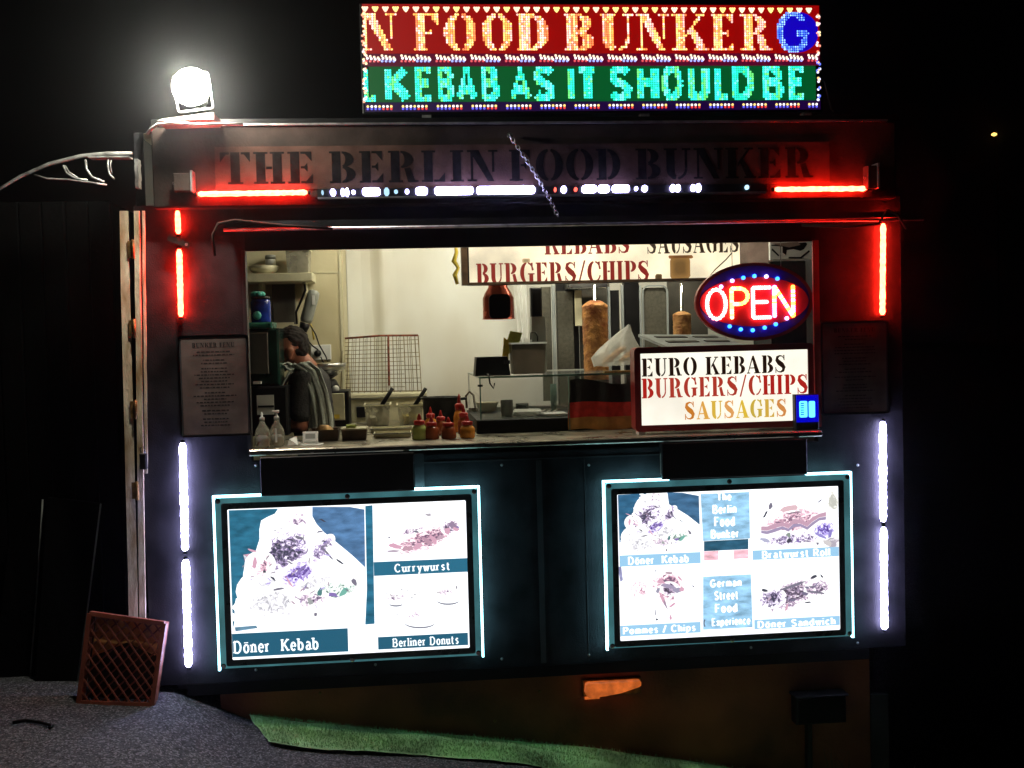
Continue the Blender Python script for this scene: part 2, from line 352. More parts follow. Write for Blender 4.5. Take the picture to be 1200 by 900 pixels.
# skeleton letters (poly lines, cap height 1, x height .68) with slab serif spots
def _arc(cx, cy, rx, ry, a0, a1, n=8): return [(cx + rx * math.cos(math.radians(a0 + (a1 - a0) * k / n)), cy + ry * math.sin(math.radians(a0 + (a1 - a0) * k / n))) for k in range(n + 1)]
SK = {
 'A': ([[(0, 0), (.36, 1), (.72, 0)], [(.14, .32), (.58, .32)]], [(0, 0), (.72, 0)], .72),
 'B': ([[(0, 0), (0, 1), (.3, 1)] + _arc(.3, .76, .24, .24, 90, -90) + [(0, .52)], [(.3, .52)] + _arc(.32, .26, .28, .26, 90, -90) + [(0, 0)]], [(0, 0), (0, 1)], .6),
 'C': ([_arc(.36, .5, .36, .5, 40, 320, 14)], [], .68), 'D': ([[(0, 0), (0, 1), (.25, 1)] + _arc(.25, .5, .4, .5, 90, -90, 12) + [(0, 0)]], [(0, 0), (0, 1)], .66),
 'E': ([[(.55, 1), (0, 1), (0, 0), (.55, 0)], [(0, .52), (.46, .52)]], [], .56), 'F': ([[(.55, 1), (0, 1), (0, 0)], [(0, .52), (.46, .52)]], [(0, 0)], .54),
 'G': ([_arc(.36, .5, .36, .5, 40, 330, 14) + [(.70, .45), (.42, .45)]], [], .72), 'H': ([[(0, 0), (0, 1)], [(.6, 0), (.6, 1)], [(0, .52), (.6, .52)]], [], .6),
 'I': ([[(0, 0), (0, 1)]], [], .05), 'K': ([[(0, 0), (0, 1)], [(.6, 1), (.05, .42)], [(.2, .58), (.64, 0)]], [(0, 0), (0, 1), (.64, 0), (.6, 1)], .62),
 'L': ([[(0, 1), (0, 0), (.5, 0)]], [(0, 1)], .5), 'N': ([[(0, 0), (0, 1), (.6, 0), (.6, 1)]], [], .6), 'O': ([_arc(.36, .5, .36, .5, 0, 360, 18)], [], .72),
 'P': ([[(0, 0), (0, 1), (.3, 1)] + _arc(.3, .74, .28, .26, 90, -90) + [(0, .48)]], [(0, 0), (0, 1)], .58),
 'R': ([[(0, 0), (0, 1), (.3, 1)] + _arc(.3, .74, .26, .26, 90, -90) + [(0, .48)], [(.28, .48), (.6, 0)]], [(0, 0), (0, 1), (.6, 0)], .6),
 'S': ([[(.54, .86), (.42, .98), (.24, 1), (.06, .9), (.02, .74), (.12, .58), (.44, .44), (.56, .28), (.52, .1), (.34, 0), (.14, .02), (0, .14)]], [], .56),
 'T': ([[(0, 1), (.6, 1)], [(.3, 1), (.3, 0)]], [(.3, 0)], .6), 'U': ([[(0, 1), (0, .3)] + _arc(.3, .3, .3, .3, 180, 360) + [(.6, 1)]], [(0, 1), (.6, 1)], .6),
 'M': ([[(0, 0), (0, 1), (.36, .3), (.72, 1), (.72, 0)]], [], .72),
 'a': ([[(.04, .6), (.2, .68), (.38, .62), (.42, .45), (.42, 0)], [(.42, .4), (.15, .36), (.02, .2), (.12, .02), (.3, .02), (.42, .14)]], [(.46, 0)], .46),
 'b': ([[(0, 0), (0, 1)], _arc(.22, .33, .24, .33, 0, 360, 14)], [(-.03, 1)], .46), 'c': ([_arc(.24, .34, .24, .34, 45, 315, 12)], [], .42),
 'd': ([[(.44, 0), (.44, 1)], _arc(.22, .33, .24, .33, 0, 360, 14)], [(.4, 1), (.48, 0)], .46),
 'e': ([[(.02, .36), (.46, .36)] + _arc(.24, .34, .23, .34, 5, 320, 14)], [], .46),
 'h': ([[(0, 0), (0, 1)], [(0, .5), (.16, .68), (.34, .64), (.4, .48), (.4, 0)]], [(0, 0), (.4, 0), (-.03, 1)], .42),
 'i': ([[(0, 0), (0, .66)], [(0, .88), (0, .97)]], [(0, 0), (-.03, .66)], .04), 'k': ([[(0, 0), (0, 1)], [(.38, .66), (.02, .28)], [(.14, .4), (.42, 0)]], [(0, 0), (.42, 0), (.36, .66), (-.03, 1)], .42),
 'l': ([[(0, 0), (0, 1)]], [(0, 0), (-.03, 1)], .05),
 'm': ([[(0, 0), (0, .66)], [(0, .5), (.14, .68), (.28, .6), (.3, .45), (.3, 0)], [(.3, .5), (.44, .68), (.58, .6), (.6, .45), (.6, 0)]], [(0, 0), (.3, 0), (.6, 0)], .62),
 'n': ([[(0, 0), (0, .66)], [(0, .5), (.16, .68), (.34, .64), (.4, .48), (.4, 0)]], [(0, 0), (.4, 0), (-.03, .66)], .42),
 'o': ([_arc(.24, .34, .24, .34, 0, 360, 14)], [], .48), 'p': ([[(0, -.3), (0, .66)], _arc(.22, .33, .24, .33, 0, 360, 14)], [(0, -.3), (-.03, .66)], .46),
 'r': ([[(0, 0), (0, .66)], [(0, .46), (.12, .64), (.28, .66)]], [(0, 0), (-.03, .66)], .28),
 's': ([[(.36, .58), (.2, .68), (.04, .58), (.06, .42), (.3, .28), (.36, .14), (.2, 0), (0, .08)]], [], .36),
 't': ([[(.1, .92), (.1, .14), (.2, 0), (.34, .04)], [(-.04, .66), (.3, .66)]], [], .32),
 'u': ([[(0, .66), (0, .18), (.12, 0), (.28, .04), (.4, .2)], [(.4, .66), (.4, 0)]], [(-.03, .66), (.37, .66), (.44, 0)], .42),
 'w': ([[(0, .66), (.16, 0), (.32, .6), (.48, 0), (.64, .66)]], [(0, .66), (.64, .66)], .64),
 'y': ([[(0, .66), (.22, .02)], [(.44, .66), (.14, -.28), (0, -.26)]], [(0, .66), (.44, .66)], .44),
 'x': ([[(0, .66), (.42, 0)], [(.42, .66), (0, 0)]], [(0, .66), (.42, .66), (0, 0), (.42, 0)], .42),
 '/': ([[(0, -.05), (.4, 1.05)]], [], .4), '(': ([_arc(.3, .4, .3, .6, 110, 250)], [], .25),
}
SK['ö'] = (SK['o'][0] + [[(.12, .82), (.12, .9)], [(.36, .82), (.36, .9)]], [], .48)
def skel(ch, wt=.14, slab=0.0):
    if ch == ' ': return [], .36
    L, sp, wd = SK[ch]; P = []
    for pl in L:
        if slab:
            for a, b in zip(pl, pl[1:]):
                l_ = math.hypot(b[0] - a[0], b[1] - a[1]) or 1; ww = wt * (.5 + .75 * abs(b[1] - a[1]) / l_); P += SW([a, b], [ww, ww])
        else: P += SW(pl, [wt] * len(pl))
        if len(pl) > 2:
            for p in pl[1:-1]: P.append([(p[0] + wt / 2 * math.cos(k * PI / 3), p[1] + wt / 2 * math.sin(k * PI / 3)) for k in range(6)])
    if slab:
        for x, y in sp:
            yy = y + (wt * .0 if y > .01 else 0); h = wt * .6
            P.append(R_(x - slab, yy - (h if y > .5 else 0), x + slab, yy + (0 if y > .5 else h)))
    return P, wd + wt
def layout(text, fn, gap=.1):
    x = 0; out = []
    for ch in text:
        P, wd = fn(ch); out.append((ch, x, P)); x += wd + gap
    return out, x - gap
def text_polys(text, fn, x0, x1, z0, z1, gap=.1):
    """letters fitted into a world rectangle: list of (char, polygons)"""
    L, wd = layout(text, fn, gap); sx = (x1 - x0) / wd; sz = z1 - z0
    return [(ch, [[(x0 + (ox + p[0]) * sx, z0 + p[1] * sz) for p in P] for P in polys]) for ch, ox, polys in L if polys]
def put_text(text, fn, x0, x1, z0, z1, y, m, parent, gap=.1, each=False, t=.0012, col=None, name='lettering'):
    step = .00006
    mb = MB()
    for ch, polys in text_polys(text, fn, x0, x1, z0, z1, gap):
        if each: mb = MB()
        for i, P in enumerate(polys): mb.poly(P, y - step * (i % 7), t, col)
        if each: mb.build('letter', m, parent)
    if not each: return mb.build(name, m, parent)
def box_px(l, r, t, b, Y):
    """world rectangle of a pixel box, read at its middle lines"""
    return X(l, (t + b) / 2, Y), X(r, (t + b) / 2, Y), Z((l + r) / 2, b, Y), Z((l + r) / 2, t, Y)

# ------------------------------------------------------------------ ground
GP = [(0, 822), (200, 824), (290, 836), (430, 850), (600, 864), (700, 874), (830, 892), (960, 912), (1100, 930)]
GX = [(at(px, py, -.15 if px < 250 else .1).x, at(px, py, -.15 if px < 250 else .1).z) for px, py in GP]
GX = [(-60, GX[0][1] + .3), (-6, GX[0][1] + .06)] + GX + [(8, GX[-1][1] - .35), (60, GX[-1][1] - 1.2)]
def gz(x, y=0):
    for (a, za), (b, zb) in zip(GX, GX[1:]):
        if x <= b or b == 60: 
            t = max(0, min(1, (x - a) / (b - a))); return za + (zb - za) * t
    return GX[-1][1]
def on_ground(px, py, lift=0):
    d = MR @ Vector(((px - 600) / F_PX, 1, -(py - 450) / F_PX)); o = Vector((0, -DIST, EYE)); t = 2.0
    while t < 20:
        p = o + d * t
        if p.z <= gz(p.x) + lift: return p
        t += .004
    return p
xs = sorted(set([-300, -60, -20, -6] + [round(-4 + .08 * i, 3) for i in range(110)] + [8, 20, 60, 300]))
ys = [-60, -20, -7] + [round(-5 + .08 * i, 3) for i in range(100)] + [8, 20, 60, 400]
g = MB(); V = []; Fc = []
for y in ys:
    for x in xs:
        n = .004 * math.sin(x * 3.1 + y * 1.7) + .003 * math.sin(x * 7.3 - y * 5.1) if -4 < x < 5 and -5 < y < 3 else 0
        V.append((x, y, gz(x) + n))
nx = len(xs)
for j in range(len(ys) - 1):
    for i in range(nx - 1): Fc.append((j * nx + i, j * nx + i + 1, (j + 1) * nx + i + 1, (j + 1) * nx + i))
g.add(V, Fc)
asph = mat('worn_asphalt', (0.08, 0.085, 0.088), .85, 0, .35, 55, 1.0, 130)
def speckle(m, c, scale, thr, strength=1.0):
    nt = m.node_tree; b = nt.nodes['Principled BSDF']; lk = b.inputs['Base Color'].links[0].from_socket
    v = nt.nodes.new('ShaderNodeTexVoronoi'); v.inputs['Scale'].default_value = scale
    tc = nt.nodes.new('ShaderNodeTexCoord'); nt.links.new(tc.outputs['Object'], v.inputs['Vector'])
    r = nt.nodes.new('ShaderNodeValToRGB'); r.color_ramp.elements[0].position = thr; r.color_ramp.elements[1].position = thr + .12
    nt.links.new(v.outputs['Color'], r.inputs[0])
    mx = nt.nodes.new('ShaderNodeMixRGB'); mx.inputs[2].default_value = (*c, 1)
    nt.links.new(r.outputs[0], mx.inputs[0]); nt.links.new(lk, mx.inputs[1]); nt.links.new(mx.outputs[0], b.inputs['Base Color'])
speckle(asph, (0.22, 0.22, 0.23), 150, .64)
gr = struct('road', g, asph, smooth=True)

# artificial turf mat
def edge_pts(P, n):
    out = []; L = [0]
    for a, b in zip(P, P[1:]): L.append(L[-1] + (b - a).length)
    for k in range(n + 1):
        s_ = L[-1] * k / n
        for i in range(len(P) - 1):
            if s_ <= L[i + 1] + 1e-9:
                t = (s_ - L[i]) / max(1e-9, L[i + 1] - L[i]); out.append(P[i].lerp(P[i + 1], t)); break
    return out
topE = [on_ground(*p) for p in ((289, 840), (430, 853), (600, 868), (700, 879))]; topE.append(on_ground(830, 897)); topE.append(Vector((2.3, topE[-1].y, gz(2.3))))
botE = [on_ground(*p) for p in ((316, 873), (352, 879), (482, 887), (622, 899))]; botE.append(Vector((.9, botE[-1].y - .25, gz(.9)))); botE.append(Vector((2.1, botE[-1].y - .55, gz(2.1))))
tE = edge_pts(topE, 60); bE = edge_pts(botE, 60)
V = []; Fc = []; nrow = 14
for i in range(61):
    for j in range(nrow + 1):
        p = tE[i].lerp(bE[i], j / nrow); fold = .012 * math.exp(-((j / nrow - (.15 + .6 * i / 60)) / .05) ** 2)
        jit = random.uniform(-.006, .006) if j in (0, nrow) else 0
        V.append((p.x + jit, p.y + jit, gz(p.x) + .012 + fold + .003 * math.sin(i * .7 + j)))
for i in range(60):
    for j in range(nrow):
        a = i * (nrow + 1) + j; Fc.append((a, a + 1, a + nrow + 2, a + nrow + 1))
turf_m = mat('green_artificial_turf', (0.46, 0.8, 0.36), .85, 0, .25, 4.5, .8, 220)
tr = thing('turf_mat', 'long strip of pale green artificial grass matting laid on the ground below the kiosk', 'mat', (topE[0].x, topE[0].y, gz(topE[0].x)))
MB().add(V, Fc).build('mat_backing', turf_m, tr, True)
bl = MB()
for k in range(16000):
    a = random.random() * 60; i = min(59, int(a)); f = a - i; j = random.random()
    p = tE[i].lerp(tE[i + 1], f).lerp(bE[i].lerp(bE[i + 1], f), j); z = gz(p.x) + .014 + .012 * math.exp(-((j - (.15 + .6 * a / 60)) / .05) ** 2)
    an = random.random() * 6.28; dx, dy = .0022 * math.cos(an), .0022 * math.sin(an); h = random.uniform(.006, .016)
    bl.add([(p.x - dx, p.y - dy, z), (p.x + dx, p.y + dy, z), (p.x + random.uniform(-.006, .006), p.y + random.uniform(-.006, .006), z + h)], [(0, 1, 2)])
bl.build('pile', turf_m, tr, kind='stuff')

# ------------------------------------------------------------------ kiosk
XL, XR = X(166, 500), X(1058, 500)
OX0, OX1 = X(291, 410), X(957, 400); OZ1 = (Z(292, 292) + Z(955, 283)) / 2; OZ0 = (Z(300, 527) + Z(940, 510)) / 2
ZT = Z(600, 145, -.08); ZB = (Z(240, 800) + Z(1015, 760)) / 2
FZ0 = Z(600, 238, -.08)
kiosk = thing('food_kiosk', 'black food kiosk with a wide lit serving window and rust brown skirt', 'kiosk', ((XL + XR) / 2, 0, gz(.6)))
def kp(name, m, x0, x1, y0, y1, z0, z1, bev=0):
    mb = MB()
    if bev: mb.bbox(x0, x1, y0, y1, z0, z1, bev)
    else: mb.box(x0, x1, y0, y1, z0, z1)
    return mb.build(name, m, kiosk)
wl = kp('wall_panel', 'facade', XL, OX0, 0, .05, ZB, FZ0 + .02)
kp('wall_panel', 'facade', OX1, XR, 0, .05, ZB, FZ0 + .02)
kp('wall_panel', 'facade', OX0, OX1, 0, .05, ZB, OZ0 - .04)
kp('header_panel', 'black', OX0, OX1, .0, .05, OZ1, FZ0 + .02)
kp('fascia', 'fascia', X(178, 190, -.08), X(1050, 190, -.08), -.08, .0, FZ0, ZT, .006)
kp('roof', 'black', X(176, 145, -.08), XR - .03, -.07, 2.2, ZT + .001, ZT + .03)
kp('roof_trim', 'galv', X(186, 145, -.09), X(1040, 143, -.09), -.095, -.07, ZT - .002, ZT + .006)
kp('side_wall', 'facade', XL, XL + .04, .052, 2.15, ZB, ZT - .001)
kp('side_wall', 'facade', XR - .04, XR, .052, 2.15, ZB, ZT - .001)
kp('kitchen_floor', 'grey', XL + .042, XR - .042, .052, 2.1, .28, .34)
YB = 2.0
wx = X(402, 350, 1.55)
kp('back_wall', 'white_wall', wx - .3, XR - .042, YB, YB + .05, .342, ZT - .03)
kp('partition_wall', 'cream', XL + .042, wx, 1.55, 1.6, .342, ZT - .03)
kp('partition_return', 'cream', wx - .03, wx, 1.602, YB - .002, .342, ZT - .03)
ls0, ls1 = wx + .004, X(625, 350, YB)
V = []; Fc = []; nx_ = 60
for i in range(nx_ + 1):
    x = ls0 + (ls1 - ls0) * i / nx_
    for j in range(9):
        z = .36 + (ZT - .42) * j / 8; c0 = X(452, 350, YB) + .02 * math.sin(z * 2.1)
        V.append((x, YB - .012 - .030 * math.exp(-((x - c0) / .035) ** 2) + .010 * math.exp(-((x - c0 + .09) / .05) ** 2) - .006 * math.sin(x * 5), z))
for i in range(nx_):
    for j in range(8): a = i * 9 + j; Fc.append((a, a + 9, a + 10, a + 1))
MB().add(V, Fc).build('lining_sheet', 'white_wall', kiosk, True)
# joint strips on the partition
kp('joint_strip', 'cream_pl', wx - .018, wx - .003, 1.545, 1.5495, .5, ZT - .05)
kp('joint_strip', 'cream_pl', X(366, 318, 1.545), wx - .02, 1.5465, 1.5495, Z(384, 320, 1.54), Z(384, 318, 1.54))
kp('kitchen_ceiling', 'cream_pl', XL + .042, XR - .042, .052, YB - .002, ZT - .028, ZT - .004)
# side lining on right, brown
kp('lining_panel', 'woodf', X(866, 300, 1.2), X(905, 300, 1.2), 1.2, 1.22, Z(880, 318, 1.2), ZT - .04)
for px, yy in ((520, 1.15), (760, .95), (620, .32)):
    xx = X(px, 300, .9)
    kp('ceiling_lamp', 'e_ceil', xx - .45, xx + .45, yy, yy + .05, ZT - .06, ZT - .03)
# window trims
kp('window_trim', 'redlit_trim', OX1 - .016, OX1 + .012, -.012, -.001, Z(957, 500), OZ1 - .0)
kp('window_trim', 'facade2', OX0 - .015, OX0 + .001, -.012, -.001, OZ0, OZ1)
kp('window_trim', 'black', OX0 + .002, OX1 - .018, -.012, -.001, OZ1 - .004, OZ1 + .03)
# counter
ZC = Z(620, 516.5, -.1)
ct = kp('counter', 'counter', OX0 + .004, OX1 - .02, -.10, .60, ZC - .025, ZC, .004)
kp('counter_edge', 'steel', OX0 + .004, OX1 - .02, -.108, -.101, ZC - .02, ZC - .006)
kp('worktop', 'counter', X(377, 500, .9), XR - .05, .602, 1.42, ZC - .03, ZC - .001)
kp('worktop_front', 'grey', X(377, 500, .9), XR - .05, .61, .65, .342, ZC - .031)
# flap shelves folded under the counter, above each picture board
for a in ((306, 486, 532, 580, .0), (776, 946, 520, 561, .0)):
    x0, x1 = X(a[0], a[3], -.12), X(a[1], a[3], -.12)
    z1 = ZC - .03; z0 = Z((a[0] + a[1]) / 2, a[3] - 2, -.12)
    s_ = kp('folded_shelf', 'black', x0, x1, -.125, -.1, z0, z1, .003)
    for xx in (x0 + .03, x1 - .03): MB().box(xx - .012, xx + .012, -.099, -.001, z1 - .05, z1 - .01).build('bracket', 'blackmetal', s_)
kp('wall_patch', 'facade2', X(486, 550, -.01), X(497, 550, -.01), -.02, -.001, Z(490, 573, -.01), Z(490, 532, -.01))
kp('wall_patch', 'woodf', X(774, 540, -.01), X(785, 540, -.01), -.02, -.001, Z(780, 556, -.01), Z(780, 527, -.01))
kp('cover_strip', 'facade2', OX0 + .05, X(774, 540), -.004, -.001, OZ0 - .075, OZ0 - .07)
# skirt
sk = MB(); xa, xb = XL + .28, X(1018, 800, .04)
n = 24; V = []
for i in range(n + 1):
    x = xa + (xb - xa) * i / n; V += [(x, .03, gz(x) - .05), (x, .03, ZB - .002), (x, .06, gz(x) - .05), (x, .06, ZB - .002)]
Fc = []
for i in range(n):
    a = i * 4; b = a + 4; Fc += [(a, b, b + 1, a + 1), (a + 2, a + 3, b + 3, b + 2), (a + 1, b + 1, b + 3, a + 3)]
sk.add(V, Fc).build('skirt', 'skirt', kiosk)
kp('skirt_end', 'facade2', xb + .002, X(1040, 830, .03), .02, .06, gz(2.2) - .05, Z(1030, 813, .03))
kp('skirt_end', 'facade2', XL + .1, xa - .002, .045, .075, gz(-1), ZB - .002)
kp('lower_rail', 'black', XL + .15, X(1018, 760), -.006, .028, ZB - .05, ZB - .001)
for px, py in ((375, 812), (480, 808), (632, 810), (580, 845)):
    p = at(px, py, .03); MB().lathe((p.x, .03, p.z), [(.007, 0), (.007, .002), (.004, .005)], 10, 'y').build('rivet', 'hinge', kiosk)
for px in (300, 440, 588, 690, 880, 1005):
    for py in (545, 785 - (px - 300) * .045):
        p = at(px, py, 0)
        if not (250 < px < 300 or 640 < px < 660): MB().lathe((p.x, 0, p.z), [(.006, -.001), (.006, .003), (.003, .005)], 10, 'y').build('screw', 'galv', kiosk)
kp('seam_strip', 'facade2', X(634, 650) - .012, X(634, 650) + .012, -.004, -.001, ZB + .01, OZ0 - .08)
kp('seam_strip', 'facade2', X(634, 650) + .20, X(634, 650) + .203, -.003, -.001, ZB + .01, OZ0 - .08)
# tow box
p0 = box_px(931, 989, 812, 846, -.02)
tb = thing('utility_box', 'small black box fixed low on the skirt, right of the amber lamp', 'utility box', ((p0[0] + p0[1]) / 2, .0, p0[2]))
MB().bbox(p0[0], p0[1], -.05, .029, p0[2], p0[3] - .01, .008).build('housing', 'black', tb)
MB().bbox(p0[0] - .008, p0[1] + .008, -.06, .029, p0[3] - .009, p0[3], .003).build('lid', 'blackmetal', tb)
MB().box(p0[0] + .06, p0[0] + .08, -.02, .02, gz(1.9) - .02, p0[2] - .001).build('leg', 'blackmetal', tb)
# amber marker lamp
p0 = box_px(685, 750, 798, 814, .0)
am = thing('marker_lamp', 'glowing amber marker lamp on the rust brown skirt between the two picture boards', 'marker lamp', ((p0[0] + p0[1]) / 2, .03, p0[2]))
MB().bbox(p0[0] - .006, p0[1] + .006, .012, .029, p0[2] - .006, p0[3] + .006, .003).build('base', 'hinge', am)
zc_ = (p0[2] + p0[3]) / 2
MB().poly([(p0[0], p0[2] + .02), (p0[0] + .006, p0[2] + .006), (p0[0] + .02, p0[2]), (p0[0] + .09, p0[2] + .004), (p0[0] + .16, p0[2] + .014), (p0[1] - .01, zc_ + .006), (p0[1], zc_ + .012), (p0[1], p0[3] - .004), (p0[1] - .006, p0[3]), (p0[0] + .016, p0[3]), (p0[0] + .004, p0[3] - .006)], -.03, .0415).build('lens', 'e_amber', am)
MB().box(p0[0] + .004, p0[0] + .07, .02, .029, p0[2] - .022, p0[2] - .012).build('reflector', 'e_amber', am)

# awning rail above the window
pa, pb = at(262, 267, -.16), at(1082, 259, -.16); za = (pa.z + pb.z) / 2
rail = thing('awning_rail', 'long thin metal rail running above the serving window past the right corner', 'rail', (pa.x, -.16, za))
MB().tube([(pa.x, -.16, za), (pb.x, -.16, za)], .007, 8).build('rail', 'galv', rail, True)
MB().box(pa.x, pb.x - .1, -.155, -.002, za + .012, za + .018).build('flap_underside', 'blackmetal', rail)
MB().box(pa.x, pb.x - .1, -.165, -.154, za + .009, za + .034).build('flap_edge', 'facade', rail)
for k in (0, 1):
    q = [at(px, py, -.17) for px, py in (((252, 300), (249, 275), (256, 262), (275, 258), (330, 264), (390, 268)), ((1062, 268), (1052, 252), (1040, 246), (1030, 262), (1000, 266), (940, 264)))[k]]
    MB().tube(q, .006, 6).build('cable', 'fascia', rail, True)
# bracket boxes at the top corners
def bracket(px0, px1, py0, py1, label):
    b = box_px(px0, px1, py0, py1, -.09)
    t = thing('corner_bracket', label, 'bracket', ((b[0] + b[1]) / 2, -.085, b[2]), 'corner brackets of the awning')
    MB().bbox(b[0], b[1], -.14, -.081, b[2], b[3], .003).build('plate', 'fascia', t)
    MB().box(b[1] + .001, b[1] + .009, -.15, -.081, b[2] - .003, b[3] + .01).build('flange', 'galv', t)
    MB().lathe((b[0] - .008, -.11, (b[2] + b[3]) / 2), [(.006, 0), (.006, .02)], 10, 'x').build('bolt', 'galv', t)
bracket(206, 226, 205, 226, 'square metal bracket at the top left corner beside the red light tube')
bracket(1012, 1022, 196, 222, 'narrow metal bracket at the top right corner beside the red light tube')

# ------------------------------------------------------------------ banner with stencil name
b = rect((252, 172), (972, 166), (972, 216), (252, 221), -.083)
ban = thing('name_banner', 'long faded brown banner with black stencil lettering THE BERLIN FOOD BUNKER across the fascia', 'banner', ((b[0] + b[1]) / 2, -.083, b[2]))
MB().box(b[0], b[1], -.0838, -.0805, b[2], b[3]).build('sheet', 'banner', ban)
bz0, bz1 = (Z(300, 215, -.084) + Z(900, 209, -.084)) / 2, (Z(300, 178, -.084) + Z(900, 173, -.084)) / 2
for wd_, l, r in (('THE', 258, 369), ('BERLIN', 386, 583), ('FOOD', 597, 728), ('BUNKER', 745, 953)):
    put_text(wd_, lambda c: stencil(c, .035), X(l, 195, -.084), X(r, 195, -.084), bz0, bz1, -.0845, 'bannertxt', ban, gap=.09, each=True, t=.0005)

# ------------------------------------------------------------------ light tubes
def tube_light(a, b_, m, label, grp, Y=-.024, r=.015, cat='light tube', wall=0.0):
    A, B = at(*a, Y), at(*b_, Y); A.y = B.y = Y
    t = thing('light_tube', label, cat, ((A.x + B.x) / 2, Y, min(A.z, B.z)), grp)
    d = (B - A); L = d.length; d.normalize(); n = max(4, int(L / .012))
    rs = [r * random.uniform(.86, 1.12) for _ in range(n + 1)]; rs[0] = rs[-1] = r * .55
    MB().tube([A + d * L * i / n for i in range(n + 1)], rs, 10).build('diffuser', m, t, True)
    off = Vector((0, r * .95, 0))
    vert = abs(d.z) > .5
    for u in (.12, .88):
        q = A.lerp(B, u); MB().box(q.x - .006, q.x + .006, Y + r * .9, -wall - .001, q.z - .006, q.z + .006).build('clip', 'galv', t)
    for e, s_ in ((A, -1), (B, 1)):
        q = e + d * s_ * .008
        MB().lathe(q, [(.009, -.005), (.009, .005)], 10, 'z' if vert else 'x').build('end_cap', 'black' if m != 'e_red' else 'fascia', t)
    return t
W_ = 'white light tubes down the kiosk corners'; R_g = 'red light tubes on the upper kiosk'
tube_light((214, 519), (217, 645), 'e_white', 'upper white light tube at the lower left corner, just below the left menu sheet', W_)
tube_light((217.5, 656), (221, 781), 'e_white', 'lower white light tube left of the doner kebab picture board', W_)
tube_light((1034.5, 494), (1035, 611), 'e_white', 'upper white light tube below the right menu sheet', W_)
tube_light((1035.5, 618), (1036.5, 737), 'e_white', 'lowest white light tube right of the right picture board', W_)
tube_light((208, 247), (209, 274), 'e_red', 'very short vertical red tube at the top left corner', R_g, r=.012)
tube_light((210, 292), (212, 371), 'e_red', 'vertical red tube above the left menu sheet', R_g, r=.012)
tube_light((1035, 262), (1034, 369), 'e_red', 'vertical red tube above the right menu sheet', R_g, r=.012)
tube_light((232, 227.5), (360, 225.5), 'e_red', 'horizontal red tube under the word THE of the banner', R_g, Y=-.098, r=.011, wall=.08)
tube_light((908, 222), (1015, 221), 'e_red', 'horizontal red tube under the right end of the banner', R_g, Y=-.098, r=.011, wall=.08)
p = at(1035, 252, -.03)
rl = thing('red_led', 'single round red light on top of the vertical red tube at the right corner', 'red light', p)
MB().lathe((p.x, p.y, p.z), [(.002, .012), (.009, .008), (.012, 0), (.009, -.008), (.004, -.012)], 12, 'y').build('lens', 'e_red', rl, True)
MB().lathe((p.x, p.y + .013, p.z), [(.012, 0), (.012, -.016)], 12, 'y').build('holder', 'fascia', rl)
# clip across the left vertical tube
q = at(209, 283, -.05)
cl = thing('tube_clip', 'bent metal clip crossing the gap between the two vertical red tubes on the left', 'clip', q)
MB().box(q.x - .045, q.x + .05, -.055, -.045, q.z - .012, q.z + .012).rot(q, 'Y', .38).build('strap', 'fascia', cl)
MB().lathe((q.x + .035, -.062, q.z - .014), [(.006, 0), (.006, .006)], 8, 'y').build('screw', 'galv', cl)

# led strip with broken segments
ls = thing('led_strip', 'violet white dashed light strip under the middle of the banner, with dark gaps', 'light strip', at(600, 228, -.11))
zy = (Z(380, 224, -.11) + Z(870, 221, -.11)) / 2
MB().box(X(372, 224, -.11), X(898, 221, -.11), -.112, -.081, zy - .026, zy - .019).build('channel', 'galv', ls)
MB().box(X(372, 224, -.11), X(898, 221, -.11), -.1, -.081, zy - .0185, zy + .016).build('backing', 'blackmetal', ls)
segs = [(377.7, 3, .3), (390, 7, 1), (404, 10, 1), (414, 5, .9), (435, 21, 1), (453, 7, .35), (464, 5, .35), (477, 5, .8), (494, 14, 1), (532, 45, 1.6), (593, 68, 1.6),
        (651, 3, .3), (661, 7, .9), (675, 4, .4), (691, 17, 1), (708, 13, 1.3), (728, 20, 1), (746, 4, .7), (756, 7, .9), (792, 12, 1.6), (816, 12, 1.6), (876, 5, .5)]
for px, wd_, k in segs:
    a, b_ = X(px - wd_ / 2, 223, -.115), X(px + wd_ / 2, 223, -.115); hh = .017 if wd_ > 6 else .010
    col = (k * 11, k * 10, k * 21) if k > .6 else (1.6 * k, 2.6 * k, 3.4 * k)
    if px in (651, 675): col = (3, .3, .2)
    n = max(1, round((b_ - a) / .018)); st = (b_ - a) / n
    mb = MB()
    if wd_ > 12: mb.poly(rrect(a, b_, zy - .015, zy + .017, .012), -.112, .0115, tuple(v * 1.3 for v in col)); n = 0
    for i in range(n):
        c = a + st * (i + .5); h2 = hh * random.uniform(.85, 1.1)
        mb.poly([(c + st * (.56 if wd_ > 12 else .48) * math.cos(t * PI / 4 + .4), zy + h2 * math.sin(t * PI / 4 + .4)) for t in range(8)], -.112, .0115, col)
    mb.build('led_segment', 'e_attr_s', ls)
# chain hanging across the fascia
ch = thing('chain', 'thin steel chain hanging diagonally over the middle of the banner', 'chain', at(598, 160, -.13))
A, B = at(598, 160, -.13), at(656, 258, -.15)
for i in range(24):
    t = i / 23; p = A.lerp(B, t) + Vector((.012 * math.sin(PI * t), 0, 0)); d = (B - A).normalized()
    side = d.cross(Vector((0, 1, 0))) if i % 2 else Vector((0, 1, 0))
    ring = [p + d * .0125 * math.cos(a * PI / 4) + side * .007 * math.sin(a * PI / 4) for a in range(9)]
    MB().tube(ring, .0022, 5, cap=False).build('chain_link', 'steel', ch, True)
MB().lathe((A.x, -.09, A.z + .01), [(.008, 0), (.008, .012), (.012, .014), (.012, .018)], 10, 'y').build('hook', 'steel', ch)

